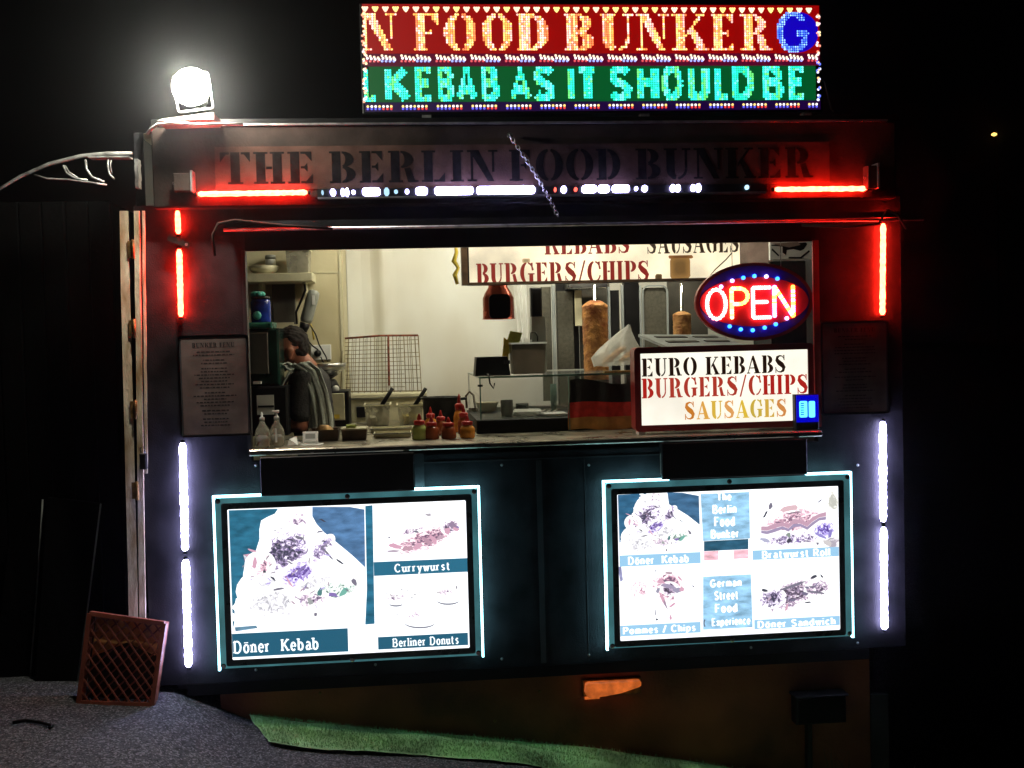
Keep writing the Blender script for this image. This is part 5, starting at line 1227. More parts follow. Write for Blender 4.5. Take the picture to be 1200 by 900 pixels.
# fryer ledge behind the tubs
q = box_px(410, 500, 460, 470, 1.5)
fy = thing('fryer', 'pale steel fryer body standing behind the two tubs', 'fryer', ((q[0] + q[1]) / 2, 1.48, ZC))
MB().bbox(q[0], q[1], 1.40, 1.56, ZC + .001, q[3], .006).build('body', 'cream_pl', fy)
MB().bbox(q[0] + .04, q[0] + .1, 1.385, 1.399, ZC + .03, ZC + .09, .003).build('dark_panel', 'black', fy)
MB().box(q[0] + .0, q[1], 1.39, 1.3995, q[3] - .03, q[3] - .02).build('ridge', 'steel', fy)
def tub(l, r, label, yfill=False):
    Y = 1.05; q = box_px(l, r, 475, 500, Y); zt_ = Z((l + r) / 2, 476, Y)
    t = thing('plastic_tub', label, 'tub', ((q[0] + q[1]) / 2, Y + .08, ZC), 'clear tubs with scoops')
    openbox(MB(), q[0], q[1], Y, Y + .26, ZC, zt_, .84).build('tub', 'clear', t)
    f = MB(); x0, x1, y0, y1 = q[0] - .006, q[1] + .006, Y - .006, Y + .266
    f.box(x0, x1, y0, y0 + .008, zt_, zt_ + .007); f.box(x0, x1, y1 - .008, y1, zt_, zt_ + .007); f.box(x0, x0 + .008, y0 + .008, y1 - .008, zt_, zt_ + .007); f.box(x1 - .008, x1, y0 + .008, y1 - .008, zt_, zt_ + .007)
    f.build('rim', 'cream_pl', t)
    tapered(MB(), q[0] + .018, q[1] - .018, Y + .02, Y + .24, ZC + .006, ZC + .045, .9).build('contents', 'yel' if yfill else 'cream_pl', t)
    c = at((l + r) / 2 + 6, 474, Y + .12); e = at((l + r) / 2 + 18, 455, Y + .10)
    MB().tube([Vector((c.x - .02, Y + .13, ZC + .05)), c, e], [.014, .012, .010], 8).build('scoop_handle', 'black', t, True)
tub(427, 457, 'left clear tub with a black handled scoop, in front of the wire rack')
tub(466, 496, 'right clear tub with a black handled scoop, beside the black pan', True)
# loaf tins
def tin(l, r, label, lid):
    Y = .22; q = box_px(l, r, 506, 520, Y); zt_ = Z((l + r) / 2, 504, Y)
    t = thing('loaf_tin', label, 'tin', ((q[0] + q[1]) / 2, Y + .06, ZC), 'dark brown tins on the counter')
    openbox(MB(), q[0], q[1], Y, Y + .14, ZC + .0005, zt_, .92, .005).build('tin', 'tin', t)
    if lid:
        tapered(MB(), q[1] + .002, q[0] - .002, Y + .145, Y - .004, zt_ + .007, zt_ + .0005, 1.0).build('lid', 'cream_pl', t)
        MB().bbox(q[0] + .02, q[1] - .05, Y + .03, Y + .1, zt_ + .0075, zt_ + .022, .005).build('cloth', 'lime', t)
    else: MB().lathe(((q[0] + q[1]) / 2, Y + .07, zt_ - .012), [(.045, 0), (.04, .012), (.02, .03)], 14, sx=1.0).build('contents', 'hinge', t, True)
tin(361, 397, 'uncovered dark brown tin beside the card reader', False)
tin(400, 430, 'dark brown tin with a pale lid and yellow cloth on top', True)
# card reader
q = box_px(354, 372, 512, 523, .0)
cr = thing('card_reader', 'small white card reader on a white slip at the left end of the counter', 'card reader', ((q[0] + q[1]) / 2, .05, ZC))
MB().box(q[0] - .01, q[1] + .02, .0, .09, ZC + .0005, ZC + .006).build('slip', 'white', cr)
m_ = MB(); m_.bbox(q[0], q[1], .02, .045, ZC + .0065, ZC + .055, .005); m_.rot((0, .045, ZC + .01), 'X', -.45); m_.build('body', 'white', cr)
m_ = MB(); m_.box(q[0] + .012, q[1] - .012, .0185, .0195, ZC + .02, ZC + .042); m_.rot((0, .045, ZC + .01), 'X', -.45); m_.build('screen', 'midgrey', cr)
q = box_px(335, 348, 510, 522, .0)
np_ = thing('napkin', 'crumpled white paper slip beside the clear spray bottles', 'napkin', ((q[0] + q[1]) / 2, .1, ZC))
MB().add([(q[0], .04, ZC + .002), (q[1], .03, ZC + .004), (q[1] + .01, .12, ZC + .012), (q[0], .13, ZC + .018), (q[0] + .01, .04, ZC + .03), (q[1] - .01, .1, ZC + .036)], [(0, 1, 2, 3), (0, 1, 5, 4), (4, 5, 2, 3)]).build('paper', 'white', np_)
# trays
for (l, r, t_, bt, Y, lab) in ((434, 484, 500, 507, .62, 'long pale tray in front of the clear tubs, the rear one'), (438, 482, 510, 516, .30, 'narrow pale tray nearest the counter edge, left of the sauce bottles')):
    q = box_px(l, r, t_, bt, Y)
    t = thing('serving_tray', lab, 'tray', ((q[0] + q[1]) / 2, Y, ZC), 'pale trays on the counter')
    openbox(MB(), q[0], q[1], Y - .02, Y + .12, ZC + .0008, ZC + .022, .95, .004).build('tray', 'cream_pl', t)
    MB().box(q[0] - .004, q[1] + .004, Y - .028, Y - .0205, ZC + .018, ZC + .024).build('rim', 'steel', t)
# spray bottles
for k, (px, lab) in enumerate(((308, 'empty clear squeeze bottle nearest the left window edge'), (325, 'clear squeeze bottle with a white cap and stripe, beside the cook'))):
    c = at(px, 520, .02 + .03 * k); s_ = .026
    t = thing('clear_bottle', lab, 'bottle', (c.x, .02 + .03 * k, ZC), 'clear squeeze bottles at the left window edge')
    MB().lathe((c.x, c.y, ZC + .0005), [(s_ * .9, 0), (s_ * 1.25, .006), (s_ * 1.3, .05), (s_ * 1.1, .075), (s_ * .5, .1), (.009, .115)], 16).build('body', 'clear', t, True)
    MB().lathe((c.x, c.y, ZC + .006), [(s_ * .9, 0), (s_ * 1.1, .03), (s_ * .7, .045)], 14).build('contents', 'midgrey', t, True)
    MB().lathe((c.x, c.y, ZC + .116), [(.011, 0), (.011, .012), (.005, .016), (.003, .035)], 12).build('nozzle', 'white', t, True)
    if k: 
        MB().tube([(c.x - .018, c.y - .004, ZC + .15), (c.x + .012, c.y - .004, ZC + .15)], .006, 8).build('trigger', 'white', t, True)
        MB().box(c.x - .004, c.x + .004, c.y - s_ * 1.34, c.y - s_ * 1.28, ZC + .02, ZC + .08).build('stripe', 'white', t)
# pan
cx = X(517, 475, .85); t = thing('black_pan', 'wide black cooking pot behind the sauce bottles', 'pot', (cx, .9, ZC)); zp = Z(517, 466, .8)
MB().lathe((cx, .9, ZC), [(.085, 0), (.09, .02), (.092, zp - ZC - .02), (.103, zp - ZC - .006), (.105, zp - ZC), (.096, zp - ZC), (.088, .03), (0, .025)], 28, capt=False).build('pot', 'black', t, True)
MB().tube([(cx + .1, .9, zp - .015), (cx + .13, .88, zp - .012), (cx + .13, .93, zp - .012), (cx + .1, .93, zp - .015)], .006, 6).build('handle', 'black', t, True)
# sauce bottles
SB = [(492, 518, 488, 'lime', 'lime sauce bottle, leftmost of the red capped bottles'), (506, 518, 491, 'ketch', 'dark sauce bottle second from the left, red cap'), (517, 512, 484, 'ketch', 'dark red bottle standing behind the gap of the front row'),
      (526, 518, 492, 'ketch', 'round brown sauce bottle in the middle of the front row'), (539, 510, 465, 'orange', 'tallest orange sauce bottle with a bright red nozzle'), (544, 513, 478, 'ketch', 'red bottle between the tallest and the rightmost one'), (548, 518, 490, 'orange', 'orange sauce bottle at the right end beside the glass case'), (505, 508, 480, 'orange', 'orange topped bottle at the back left of the sauce group')]
for px, pb_, pt_, m_, lab in SB:
    Y = .14 if pb_ >= 517 else (.36 if pb_ >= 512 else .5)
    c = at(px, pb_, Y); h = at(px, pt_ - 3, Y).z - ZC; r = .034 if pb_ >= 517 else .029
    t = thing('sauce_bottle', lab, 'sauce bottle', (c.x, Y, ZC), 'red capped sauce bottles on the counter')
    hb_ = h * .58
    MB().lathe((c.x, Y, ZC + .0005), [(r * .85, 0), (r, .005), (r, hb_ * .7), (r * .8, hb_ * .9), (r * .55, hb_)], 16).build('body', m_, t, True)
    MB().lathe((c.x, Y, ZC + hb_ + .001), [(r * .72, 0), (r * .74, h * .14), (r * .4, h * .18)], 16).build('cap', 'redpl', t, True)
    MB().lathe((c.x, Y, ZC + hb_ + h * .18 + .0015), [(r * .35, 0), (r * .14, h * .2), (r * .08, h * .24)], 12).build('nozzle', 'redpl', t, True)

# glass display case
YF = .34; x0, x1 = X(563, 470, YF), X(744, 470, YF); zt_ = (Z(565, 442, YF) + Z(740, 439, YF)) / 2; YK = .62; YK2 = 1.25
gc = thing('glass_case', 'glass display case on a dark base in the middle of the counter', 'display case', ((x0 + x1) / 2, YF, ZC))
zb2 = Z(600, 491, YF)
MB().bbox(x0 - .02, x1, YF + .01, 1.18, ZC + .001, zb2, .004).build('base', 'black', gc)
MB().box(x0, x1, YF, YF + .005, zb2 + .001, zt_ - .001).build('front_pane', 'glass', gc)
MB().add([(x0, YF + .006, zb2 + .001), (x0, YK2, zb2 + .001), (x0, YK2, zt_ - .001), (x0, YF + .006, zt_ - .001)], [(0, 1, 2, 3)]).build('side_pane', 'glass', gc)
MB().box(x0 - .003, x1, YF - .003, YK2, zt_, zt_ + .005).build('top_pane', 'glass', gc)
MB().box(x0 - .004, x1 + .002, YF - .006, YF - .0031, zt_ - .002, zt_ + .007).build('front_edge', 'glassedge', gc)
MB().box(x0 - .006, x0 - .003, YF - .003, YK2, zt_ - .001, zt_ + .006).build('side_edge', 'glassedge', gc)
MB().box(x0 - .006, x1, YK2 + .001, YK2 + .005, zt_ - .001, zt_ + .007).build('rear_edge', 'white', gc)
MB().box(x0 - .003, x0 + .003, YF - .004, YF + .002, zb2, zt_ - .003).build('corner_edge', 'glassedge', gc)
MB().box(x0 - .004, x0 + .002, YK2 + .001, YK2 + .006, ZC, zt_ - .003).build('corner_edge', 'white', gc)
for zz in (zt_ - .04,): MB().box(x0 - .012, x0 + .012, YF - .012, YF - .005, zz, zz + .01).build('clip', 'black', gc)
MB().box(x0 - .02, x1, 1.0, 1.004, zb2 + .001, zb2 + .02).build('rear_lip', 'steel', gc)
xm = X(636, 470, .7)
# things inside
def cyl(name, lab, cat, px, Y, r, h, m, z=None, grp=None, prof=None):
    z = zb2 + .001 if z is None else z; cx = X(px, 480, Y)
    t = thing(name, lab, cat, (cx, Y, z), grp)
    MB().lathe((cx, Y, z), prof or [(r * .9, 0), (r, h * .5), (r, h), (r * .85, h), (r * .8, .01), (0, .008)], 18, capt=False).build('body', m, t, True)
    return t
cyl('black_cup', 'black cup standing inside the glass case', 'cup', 594, .5, .03, .08, 'black')
cyl('black_tin', 'low black tin behind the paper sheets in the glass case', 'tin', 612, .9, .034, .04, 'black')
cyl('cream_bowl', 'cream bowl at the left inside the glass case', 'bowl', 571, .95, .055, .05, 'cream_pl', prof=[(.03, 0), (.05, .02), (.058, .045), (.06, .05), (.05, .05), (0, .02)])
cyl('steel_jar', 'tall narrow glass tumbler at the right inside the glass case', 'tumbler', 649, .8, .016, .14, 'glassedge')
q = (X(603, 480, .6), X(634, 480, .6))
pp = thing('paper_stack', 'stack of white paper sheets lying inside the glass case', 'paper', ((q[0] + q[1]) / 2, .6, zb2 + .001))
for k in range(3):
    m_ = MB(); m_.box(q[0], q[1], .5, .75, zb2 + .002 + .008 * k, zb2 + .006 + .008 * k); m_.rot(((q[0] + q[1]) / 2, .6, zb2), 'Z', .2 - .14 * k); m_.build('sheet', 'white', pp)
q = (X(629, 480, .45), X(664, 480, .45))
t = thing('white_plate', 'oblong white plate with cutlery at the right inside the glass case', 'plate', ((q[0] + q[1]) / 2, .45, zb2 + .001))
openbox(MB(), q[0], q[1], .40, .56, zb2 + .0015, zb2 + .014, .8, .004).build('plate', 'white', t)
for k in range(3): MB().tube([(q[0] + .01 + .03 * k, .42, zb2 + .022), (q[0] + .05 + .03 * k, .52, zb2 + .03)], .003, 5).build('fork', 'steel', t)
# handle arch visible through left pane
q_ = [at(*s_, 1.0) for s_ in ((547, 478), (546, 464), (550, 459), (555, 463), (557, 478))]
t = thing('tap', 'dark curved tap behind the left pane of the glass case', 'tap', (q_[0].x, 1.0, q_[0].z)); MB().tube(q_, .006, 7).build('spout', 'tin', t, True)
MB().lathe((q_[-1].x, 1.0, ZC), [(.016, 0), (.016, max(.03, q_[-1].z - ZC))], 10).build('base', 'tin', t)
# on top of the case
zt2 = zt_ + .0055
q = (X(557, 430, .5), X(597, 430, .5)); h = Z(577, 418, .5) - zt2
t = thing('black_box', 'low black box on the left end of the glass case', 'box', ((q[0] + q[1]) / 2, .5, zt2))
MB().add([(q[0] - .005, .45, zt2), (q[1], .45, zt2), (q[1], .6, zt2), (q[0] - .005, .6, zt2), (q[0] + .004, .45, zt2 + h), (q[1] - .012, .45, zt2 + h), (q[1] - .012, .6, zt2 + h), (q[0] + .004, .6, zt2 + h)], [(0, 3, 2, 1), (4, 5, 6, 7), (0, 1, 5, 4), (1, 2, 6, 5), (2, 3, 7, 6), (3, 0, 4, 7)]).build('box', 'black', t)
MB().box(q[1] - .03, q[1] - .001, .445, .4495, zt2 + h * .6, zt2 + h * .8).build('step', 'blackmetal', t)
c_ = at(573, 442, YF - .015); MB().tube([(c_.x, .449, zt2 + .01), (c_.x, YF - .012, zt2 + .006), (c_.x + .004, YF - .012, zt2 - .03), (c_.x + .02, YF - .012, zt2 - .055), (c_.x + .026, YF - .012, zt2 - .03)], .004, 6).build('cable', 'black', t, True)
q = (X(600, 420, .6), X(640, 420, .6)); h = Z(620, 403, .6) - zt2
bk = thing('brown_bucket', 'brown square bucket with a pale rim standing on the glass case', 'bucket', ((q[0] + q[1]) / 2, .7, zt2))
openbox(MB(), q[0], q[1], .6, .78, zt2, zt2 + h, .9, .005).build('bucket', 'brown', bk)
f = MB(); f.box(q[0] - .006, q[1] + .006, .594, .602, zt2 + h, zt2 + h + .008); f.box(q[0] - .006, q[1] + .006, .778, .786, zt2 + h, zt2 + h + .008); f.box(q[0] - .006, q[0] + .002, .602, .778, zt2 + h, zt2 + h + .008); f.box(q[1] - .002, q[1] + .006, .602, .778, zt2 + h, zt2 + h + .008)
f.build('rim', 'white', bk)
# dispenser behind the bucket
q = box_px(623, 639, 371, 398, .95)
t = thing('white_dispenser', 'pale soap dispenser with a black top behind the bucket', 'dispenser', ((q[0] + q[1]) / 2, 1.0, zt2))
tapered(MB(), q[0], q[1], .95, 1.03, zt2, q[3], 1.1).build('body', 'midgrey', t)
r = box_px(622, 635, 337, 370, .97); MB().bbox(r[0], r[1], .96, 1.03, q[3] + .001, r[3], .008).build('top', 'black', t)
q_ = [at(*s_, .93) for s_ in ((622, 398), (622, 390), (627, 389), (630, 394), (630, 400))]; MB().tube(q_, .004, 6).build('handle', 'black', t, True)
q_ = [at(*s_, .75) for s_ in ((594, 400), (598, 388), (612, 390), (608, 402), (603, 412), (592, 416))]
t = thing('packet', 'crumpled green and yellow packet leaning on the bucket', 'packet', (q_[0].x, .75, zt2))
MB().poly([(p_.x, p_.z) for p_ in q_], .74, .03).build('wrapper', 'lime', t)
c_ = at(590, 412, .70); MB().poly([(c_.x - .015, zt2), (c_.x + .02, zt2), (c_.x + .03, c_.z + .05), (c_.x + .005, c_.z + .07)], .70, .025).build('flap', 'yel', t)

# flag
V = []; nu, nv = 30, 24; xl, xr = X(668, 480, .325), X(740, 480, .325)
def flagpt(u, v):
    x = xl + (xr - xl) * u + .004 * math.sin(v * 6); top = Z(700, 446, .32) + .012 * math.sin(u * 5.2 + .6) - .008 * u; bot = ZC + .006 + .006 * math.sin(u * 7)
    return (x + (.015 * v if u > .5 else -.01 * v), .322 + .006 * math.sin(u * 17 + v * 2) + .003 * math.sin(u * 31) - .008, top + (bot - top) * v)
fg = thing('german_flag', 'black red and gold German flag draped over the front of the glass case', 'flag', (xl, .32, ZC))
for name, m_, v0, v1 in (('black_band', 'flagk', 0, .43), ('red_band', 'flagr', .43, .74), ('gold_band', 'flagg', .74, 1)):
    mb = MB(); V = []; Fc = []
    for j in range(9):
        for i in range(nu + 1): u = i / nu; V.append(flagpt(u, v0 + (v1 - v0) * j / 8 + (.03 * math.sin(u * 5 + 1) if 0 < (v0 if j == 0 else (v1 if j == 8 else .5)) < 1 else .0)))
    for j in range(8):
        for i in range(nu): a = j * (nu + 1) + i; Fc.append((a, a + 1, a + nu + 2, a + nu + 1))
    mb.add(V, Fc).build(name, m_, fg, True)
MB().box(xl - .006, xl - .002, .318, .33, ZC + .002, zt_).build('edge_rod', 'glassedge', fg)

# kebab grills and spits
def grill(label, parts, px, Y):
    t = thing('kebab_grill', label, 'kebab grill', (X(px, 400, Y), Y, ZC), 'upright kebab grills')
    for name, m_, l, r, t_, bt, dy, dep in parts:
        q = box_px(l, r, t_, bt, Y + dy); MB().bbox(q[0], q[1], Y + dy, Y + dy + dep, max(q[2], ZC + .001), q[3], .003).build(name, m_, t)
    return t
g1 = grill('left kebab grill with dark mesh burners and chrome strips', [('side_strip', 'lidgrey', 648, 652, 334, 470, -.02, .02), ('burner_panel', 'grey2', 636, 647, 336, 470, .0, .04), ('burner_panel', 'grey2', 654, 673, 341, 480, .0, .04), ('burner_shield', 'black', 653, 679, 320, 485, .05, .03), ('cream_post', 'cream_pl', 674, 682, 340, 382, -.02, .02),
    ('back_shield', 'grey', 680, 716, 330, 480, .10, .03), ('side_column', 'blackmetal', 717, 727, 340, 480, -.02, .04), ('side_strip', 'lidgrey', 713.5, 716.5, 336, 480, -.02, .02), ('side_strip', 'lidgrey', 728.5, 731.5, 334, 400, -.02, .02), ('top_tray', 'steel', 666, 712, 331, 338, -.1, .15), ('base_plate', 'steel', 655, 732, 497, 502, -.2, .3)], 690, 1.35)
g2 = grill('right kebab grill with a black column and rounded grey mesh door', [('side_column', 'black', 733, 750, 320, 480, -.03, .06), ('side_strip', 'lidgrey', 750.5, 753, 334, 480, -.03, .02), ('mesh_door', 'grey2', 755, 782, 337, 480, .0, .03), ('back_shield', 'grey', 784, 830, 320, 480, .12, .03), ('base_plate', 'steel', 752, 822, 497, 502, -.15, .3)], 780, 1.35)
q = box_px(753.5, 784, 334, 470, 1.34); f = MB(); ringframe(f, q[0], q[1], ZC + .05, q[3], .008, 1.335, 1.348, .04); f.build('door_rim', 'lidgrey', g2)
def spit(px, Y, wpx, t_, bt, m_, label, rt):
    c = at(px, (t_ + bt) / 2, Y); zt0, zb0 = at(px, t_, Y).z, at(px, bt, Y).z; r = wpx / 2 / F_PX * (Y + DIST)
    t = thing('doner_spit', label, 'doner kebab', (c.x, Y, ZC), 'meat stacks turning on upright spits')
    MB().tube([(c.x, Y, ZC + .04), (c.x, Y, at(px, rt, Y).z)], .009, 10).build('skewer', 'chrome', t, True)
    MB().lathe((c.x, Y, ZC + .03), [(r * 1.25, 0), (r * 1.3, .01)], 24).build('drip_plate', 'steel', t)
    prof = []; rr = random.Random(px); n = 56
    for k in range(n + 1):
        u = k / n; e = min(1, (1 - u) * 13 + .12) ** .5 * (.92 + .08 * u); prof.append((max(.012, r * e * (1 + rr.uniform(-.009, .009) + .015 * math.sin(k * .23 + px))), zb0 + (zt0 - zb0) * u - ZC))
    MB().lathe((c.x, Y, ZC), prof, 34, jit=.03).build('meat', m_, t, True)
spit(698, 1.05, 31, 352, 445, 'meat', 'tall browned doner kebab cone on the left grill', 334)
spit(799.5, 1.1, 22, 365, 420, 'meat2', 'small pale doner kebab on the right grill beside the OPEN sign', 332)

# clutter on and behind the grills
for px, py, r_, h_, m_, nm, lab in ((690, 331, .03, .05, 'steel', 'metal_jug', 'small metal jug on the top tray of the left kebab grill'), (672, 331, .035, .025, 'cream_pl', 'cream_cup', 'cream cup on the left end of the kebab grill top')):
    c = at(px, py, 1.3); t = thing(nm, lab, 'jug' if 'jug' in nm else 'cup', c)
    MB().lathe((c.x, 1.3, c.z), [(r_ * .8, 0), (r_, .01), (r_, h_), (r_ * .85, h_), (r_ * .8, .006), (0, .006)], 16, capt=False).build('body', m_, t, True)
q = box_px(640, 732, 470, 486, 1.9); t = thing('stacked_trays', 'grey metal trays stacked behind the kebab grills', 'trays', ((q[0] + q[1]) / 2, 1.9, q[2]))
for k in range(4): MB().box(q[0] + .02 * k, q[1] - .01 * k, 1.75, 1.95, q[2] + .02 * k, q[2] + .012 + .02 * k).build('tray', 'steel', t)
q = box_px(602, 619, 300, 400, 1.8); t = thing('bright_wall_sheet', 'bright stretch of back wall left of the grills, drawn as a white sheet', 'cloth', ((q[0] + q[1]) / 2, 1.9, q[2]))  # white sheet added to stand for a bright stretch of wall
V = []; Fc = []
for i in range(17):
    for j in range(13):
        u = i / 16; v = j / 12; V.append((q[0] + (q[1] - q[0]) * u + .03 * (1 - v) * (1 - u), 1.88 + .02 * math.sin(u * 11 + v * 2) * (1 - .4 * v), q[2] + (q[3] - q[2]) * v + .02 * math.sin(u * 9) * (1 - v)))
for i in range(16):
    for j in range(12): a = i * 13 + j; Fc.append((a, a + 13, a + 14, a + 1))
MB().add(V, Fc).build('cloth', 'white', t, True)  # no real cloth: added sheet standing for the bright stretch of wall

# heat lamp
YL = .75; c_ = at(584, 356, YL); r = (X(603, 370, YL) - X(566, 370, YL)) / 2; zt0 = Z(584, 325, YL); zb0 = Z(584, 374, YL)
hl = thing('heat_lamp', 'red and orange heat lamp shade hanging below the warm lightbox', 'heat lamp', (c_.x, YL, zt0))
hh = zt0 - zb0
MB().lathe((c_.x, YL, zb0), [(r * 1.06, 0), (r, .006), (r * .98, hh * .5), (r * .85, hh * .62), (r * .62, hh * .76), (r * .5, hh), (r * .44, hh), (r * .56, hh * .76), (r * .8, hh * .6), (r * .93, .01), (r * 1.0, 0)], 28, capb=False, capt=False).build('shade', 'copper', hl, True)
bb_ = MB(); bb_.poly(rrect(c_.x - r * .66, c_.x + r * .66, zb0 + .001, zb0 + hh * .58, r * .3), YL - r * 1.04, r * .5); bb_.build('dark_window', 'black', hl)
MB().lathe((c_.x, YL, zb0 + .004), [(r * .5, 0), (r * .4, .02), (r * .2, .05)], 16).build('bulb', 'e_heat', hl, True)
MB().tube([(c_.x, YL, zt0), (c_.x, YL, ZT - .03)], .006, 6).build('cord', 'black', hl)

# bag on the case
rnd = random.Random(2); V = []; Fc = []
prof2 = [(722, 428, 27), (722, 418, 26), (725, 408, 22), (729, 398, 15), (734, 388, 7), (737, 381, 1.5)]
nseg = 22
for px, py, wpx in prof2:
    c = at(px, py, .5); rr_ = wpx / F_PX * 5.3
    for k in range(nseg):
        a = 2 * PI * k / nseg; q_ = rr_ * (1 + .13 * math.sin(k * 2.1 + px) + rnd.uniform(-.13, .13)); V.append((c.x + q_ * math.cos(a), .5 + q_ * .6 * math.sin(a), max(zt2, c.z + rnd.uniform(-.006, .006))))
for j in range(len(prof2) - 1):
    for k in range(nseg): Fc.append((j * nseg + k, j * nseg + (k + 1) % nseg, (j + 1) * nseg + (k + 1) % nseg, (j + 1) * nseg + k))
bg_ = thing('plastic_bag', 'peaked clear plastic bag of bread on the right end of the glass case', 'plastic bag', (at(722, 428, .5).x, .5, zt2))
MB().add(V, Fc).build('film', 'bag', bg_, True)
for k in range(5):
    c = at(712 + 7 * k, 424 - 5 * (k % 3) - k, .5)
    MB().tube([(c.x - .03, .5 + .01 * (k - 2), max(zt2 + .012, c.z - .01)), (c.x, .5, c.z + .005), (c.x + .03, .49, c.z + .015)], [.008, .014, .007], 8).build('bread_stick', 'flagg' if k % 2 else 'meat2', bg_, True)
t = thing('bread_board', 'thin brown board under the plastic bag on the glass case', 'board', (X(722, 430, .45), .45, zt2))
q = (X(706, 430, .42), X(742, 430, .42)); MB().box(q[0], q[1], .37, .42, zt2 + .0005, zt2 + .01).build('board', 'hinge', t)

# tray on top of EURO sign
t = thing('container_lid', 'pale plastic lid with rectangular recesses resting above the red lightbox', 'lid', at(810, 402, .12))
Q = [at(*s_) for s_ in ((748, 392, .45), (838, 392, .45), (872, 404, .10), (782, 406, .10))]
th = Vector((0, 0, -.012))
MB().add([*Q, *[p_ + th for p_ in Q]], [(0, 1, 2, 3), (7, 6, 5, 4), (0, 4, 5, 1), (1, 5, 6, 2), (2, 6, 7, 3), (3, 7, 4, 0)])  .build('lid', 'lidgrey', t)
for u0, u1, v0, v1 in ((.12, .52, .22, .34), (.12, .52, .62, .74), (.62, .92, .22, .34), (.62, .92, .62, .74)):
    P_ = [Q[0].lerp(Q[1], u).lerp(Q[3].lerp(Q[2], u), v) + Vector((0, 0, .002)) for u, v in ((u0, v0), (u1, v0), (u1, v1), (u0, v1))]
    MB().add([*P_, *[p_ + Vector((0, 0, .003)) for p_ in P_]], [(0, 1, 2, 3), (7, 6, 5, 4), (0, 4, 5, 1), (1, 5, 6, 2), (2, 6, 7, 3), (3, 7, 4, 0)]).build('recess', 'grey', t)
MB().box(Q[3].x + .01, Q[2].x - .1, .11, .44, b[3] if False else at(800, 414, .1).z, at(800, 408, .1).z).build('tub', 'grey', t)
# picture at the top right
q = box_px(902, 952, 284, 304, .9)
pc_ = thing('wall_picture', 'small black and white picture at the upper right corner of the window', 'picture', ((q[0] + q[1]) / 2, .9, q[2]))
MB().bbox(q[0], q[1], .9, .92, q[2], q[3] + .02, .003).build('panel', 'white', pc_)
def pcs(name, m_, pts, lay): MB().poly([(at(*p_, .9).x, at(*p_, .9).z) for p_ in pts], .9 - .001 * lay, .0008).build(name, m_, pc_)
pcs('dark_shape', 'black', [(904, 287), (944, 284), (946, 286), (942, 292), (938, 294), (930, 292), (922, 293), (921, 299), (917, 296), (917, 289), (904, 288)], 1)
pcs('brown_shape', 'woodf', [(905, 285.5), (935, 283.5), (938, 287), (925, 290), (910, 287)], 2)
pcs('dark_line', 'black', [(905, 291), (913, 299), (912, 300.5), (904, 293)], 2)
pcs('dark_line', 'black', [(924, 301), (938, 301), (948, 293), (949, 295), (939, 303), (924, 303)], 2)
q = box_px(866, 952, 316, 420, 1.0)
kp('lining_panel', 'blackmetal', X(903, 350, 1.05), XR - .05, 1.05, 1.07, ZC, Z(925, 306, 1.05))

# ------------------------------------------------------------------ left side: door frame, canopy, crate, shed
YG = -.03
df = thing('door_frame', 'weathered cream door post with rusty hinges left of the kiosk', 'door frame', (X(150, 715, YG), YG, gz(-1.2)))
def vbar(name, m_, a, b_, wpx0, wpx1, Y0, dep, parent):
    A, B = at(*a, Y0), at(*b_, Y0); w0, w1 = wpx0 / F_PX * (Y0 + DIST) / 2, wpx1 / F_PX * (Y0 + DIST) / 2
    V = []
    for i in range(13):
        u = i / 12; p_ = A.lerp(B, u); w_ = w0 + (w1 - w0) * u; j = random.uniform(-.0015, .0015)
        V += [(p_.x - w_ + j, Y0, p_.z), (p_.x + w_ + j, Y0 + 0.15 * w_, p_.z), (p_.x + w_ + j, Y0 + 0.15 * w_ + dep, p_.z), (p_.x - w_ + j, Y0 + dep, p_.z)]
    F_ = [(0, 1, 2, 3), (51, 50, 49, 48)]
    for i in range(12):
        for k in range(4): a_ = i * 4 + k; c = i * 4 + (k + 1) % 4; F_.append((a_, c, c + 4, a_ + 4))
    return MB().add(V, F_).build(name, m_, parent)
vbar('door_edge', 'frame', (144.5, 247), (158.3, 812), 9, 10, YG, .012, df)
vbar('jamb', 'frame', (160, 247), (168.4, 812), 6, 7, YG + .004, .012, df)
vbar('stop_bead', 'frame', (168, 247), (171.5, 555), 3, 3, YG, .006, df)
vbar('upper_post', 'canopy', (159.5, 186), (160.5, 220), 4, 4, YG, .05, df)
for px, py in ((156, 292), (157.5, 385), (159, 480), (161, 575)):
    A = at(px, py, YG - .01); h_ = thing  # hinge
    hb = MB(); hb.lathe((A.x, YG - .008, A.z - .04), [(.006, 0), (.006, .08)], 8); o_ = hb.build('hinge', 'hinge', df, True)
    MB().box(A.x - .024, A.x - .006, YG - .004, YG - .001, A.z - .035, A.z + .035).build('leaf', 'hinge', o_)
A = at(168, 540, YG - .02); MB().bbox(A.x - .014, A.x + .014, YG - .03, YG - .001, A.z - .035, A.z + .03, .004).build('latch', 'black', df)
MB().tube([(A.x - .008, YG - .02, A.z + .03), (A.x - .01, YG - .02, A.z + .055), (A.x + .004, YG - .02, A.z + .06), (A.x + .008, YG - .02, A.z + .03)], .003, 6).build('shackle', 'steel', df, True)
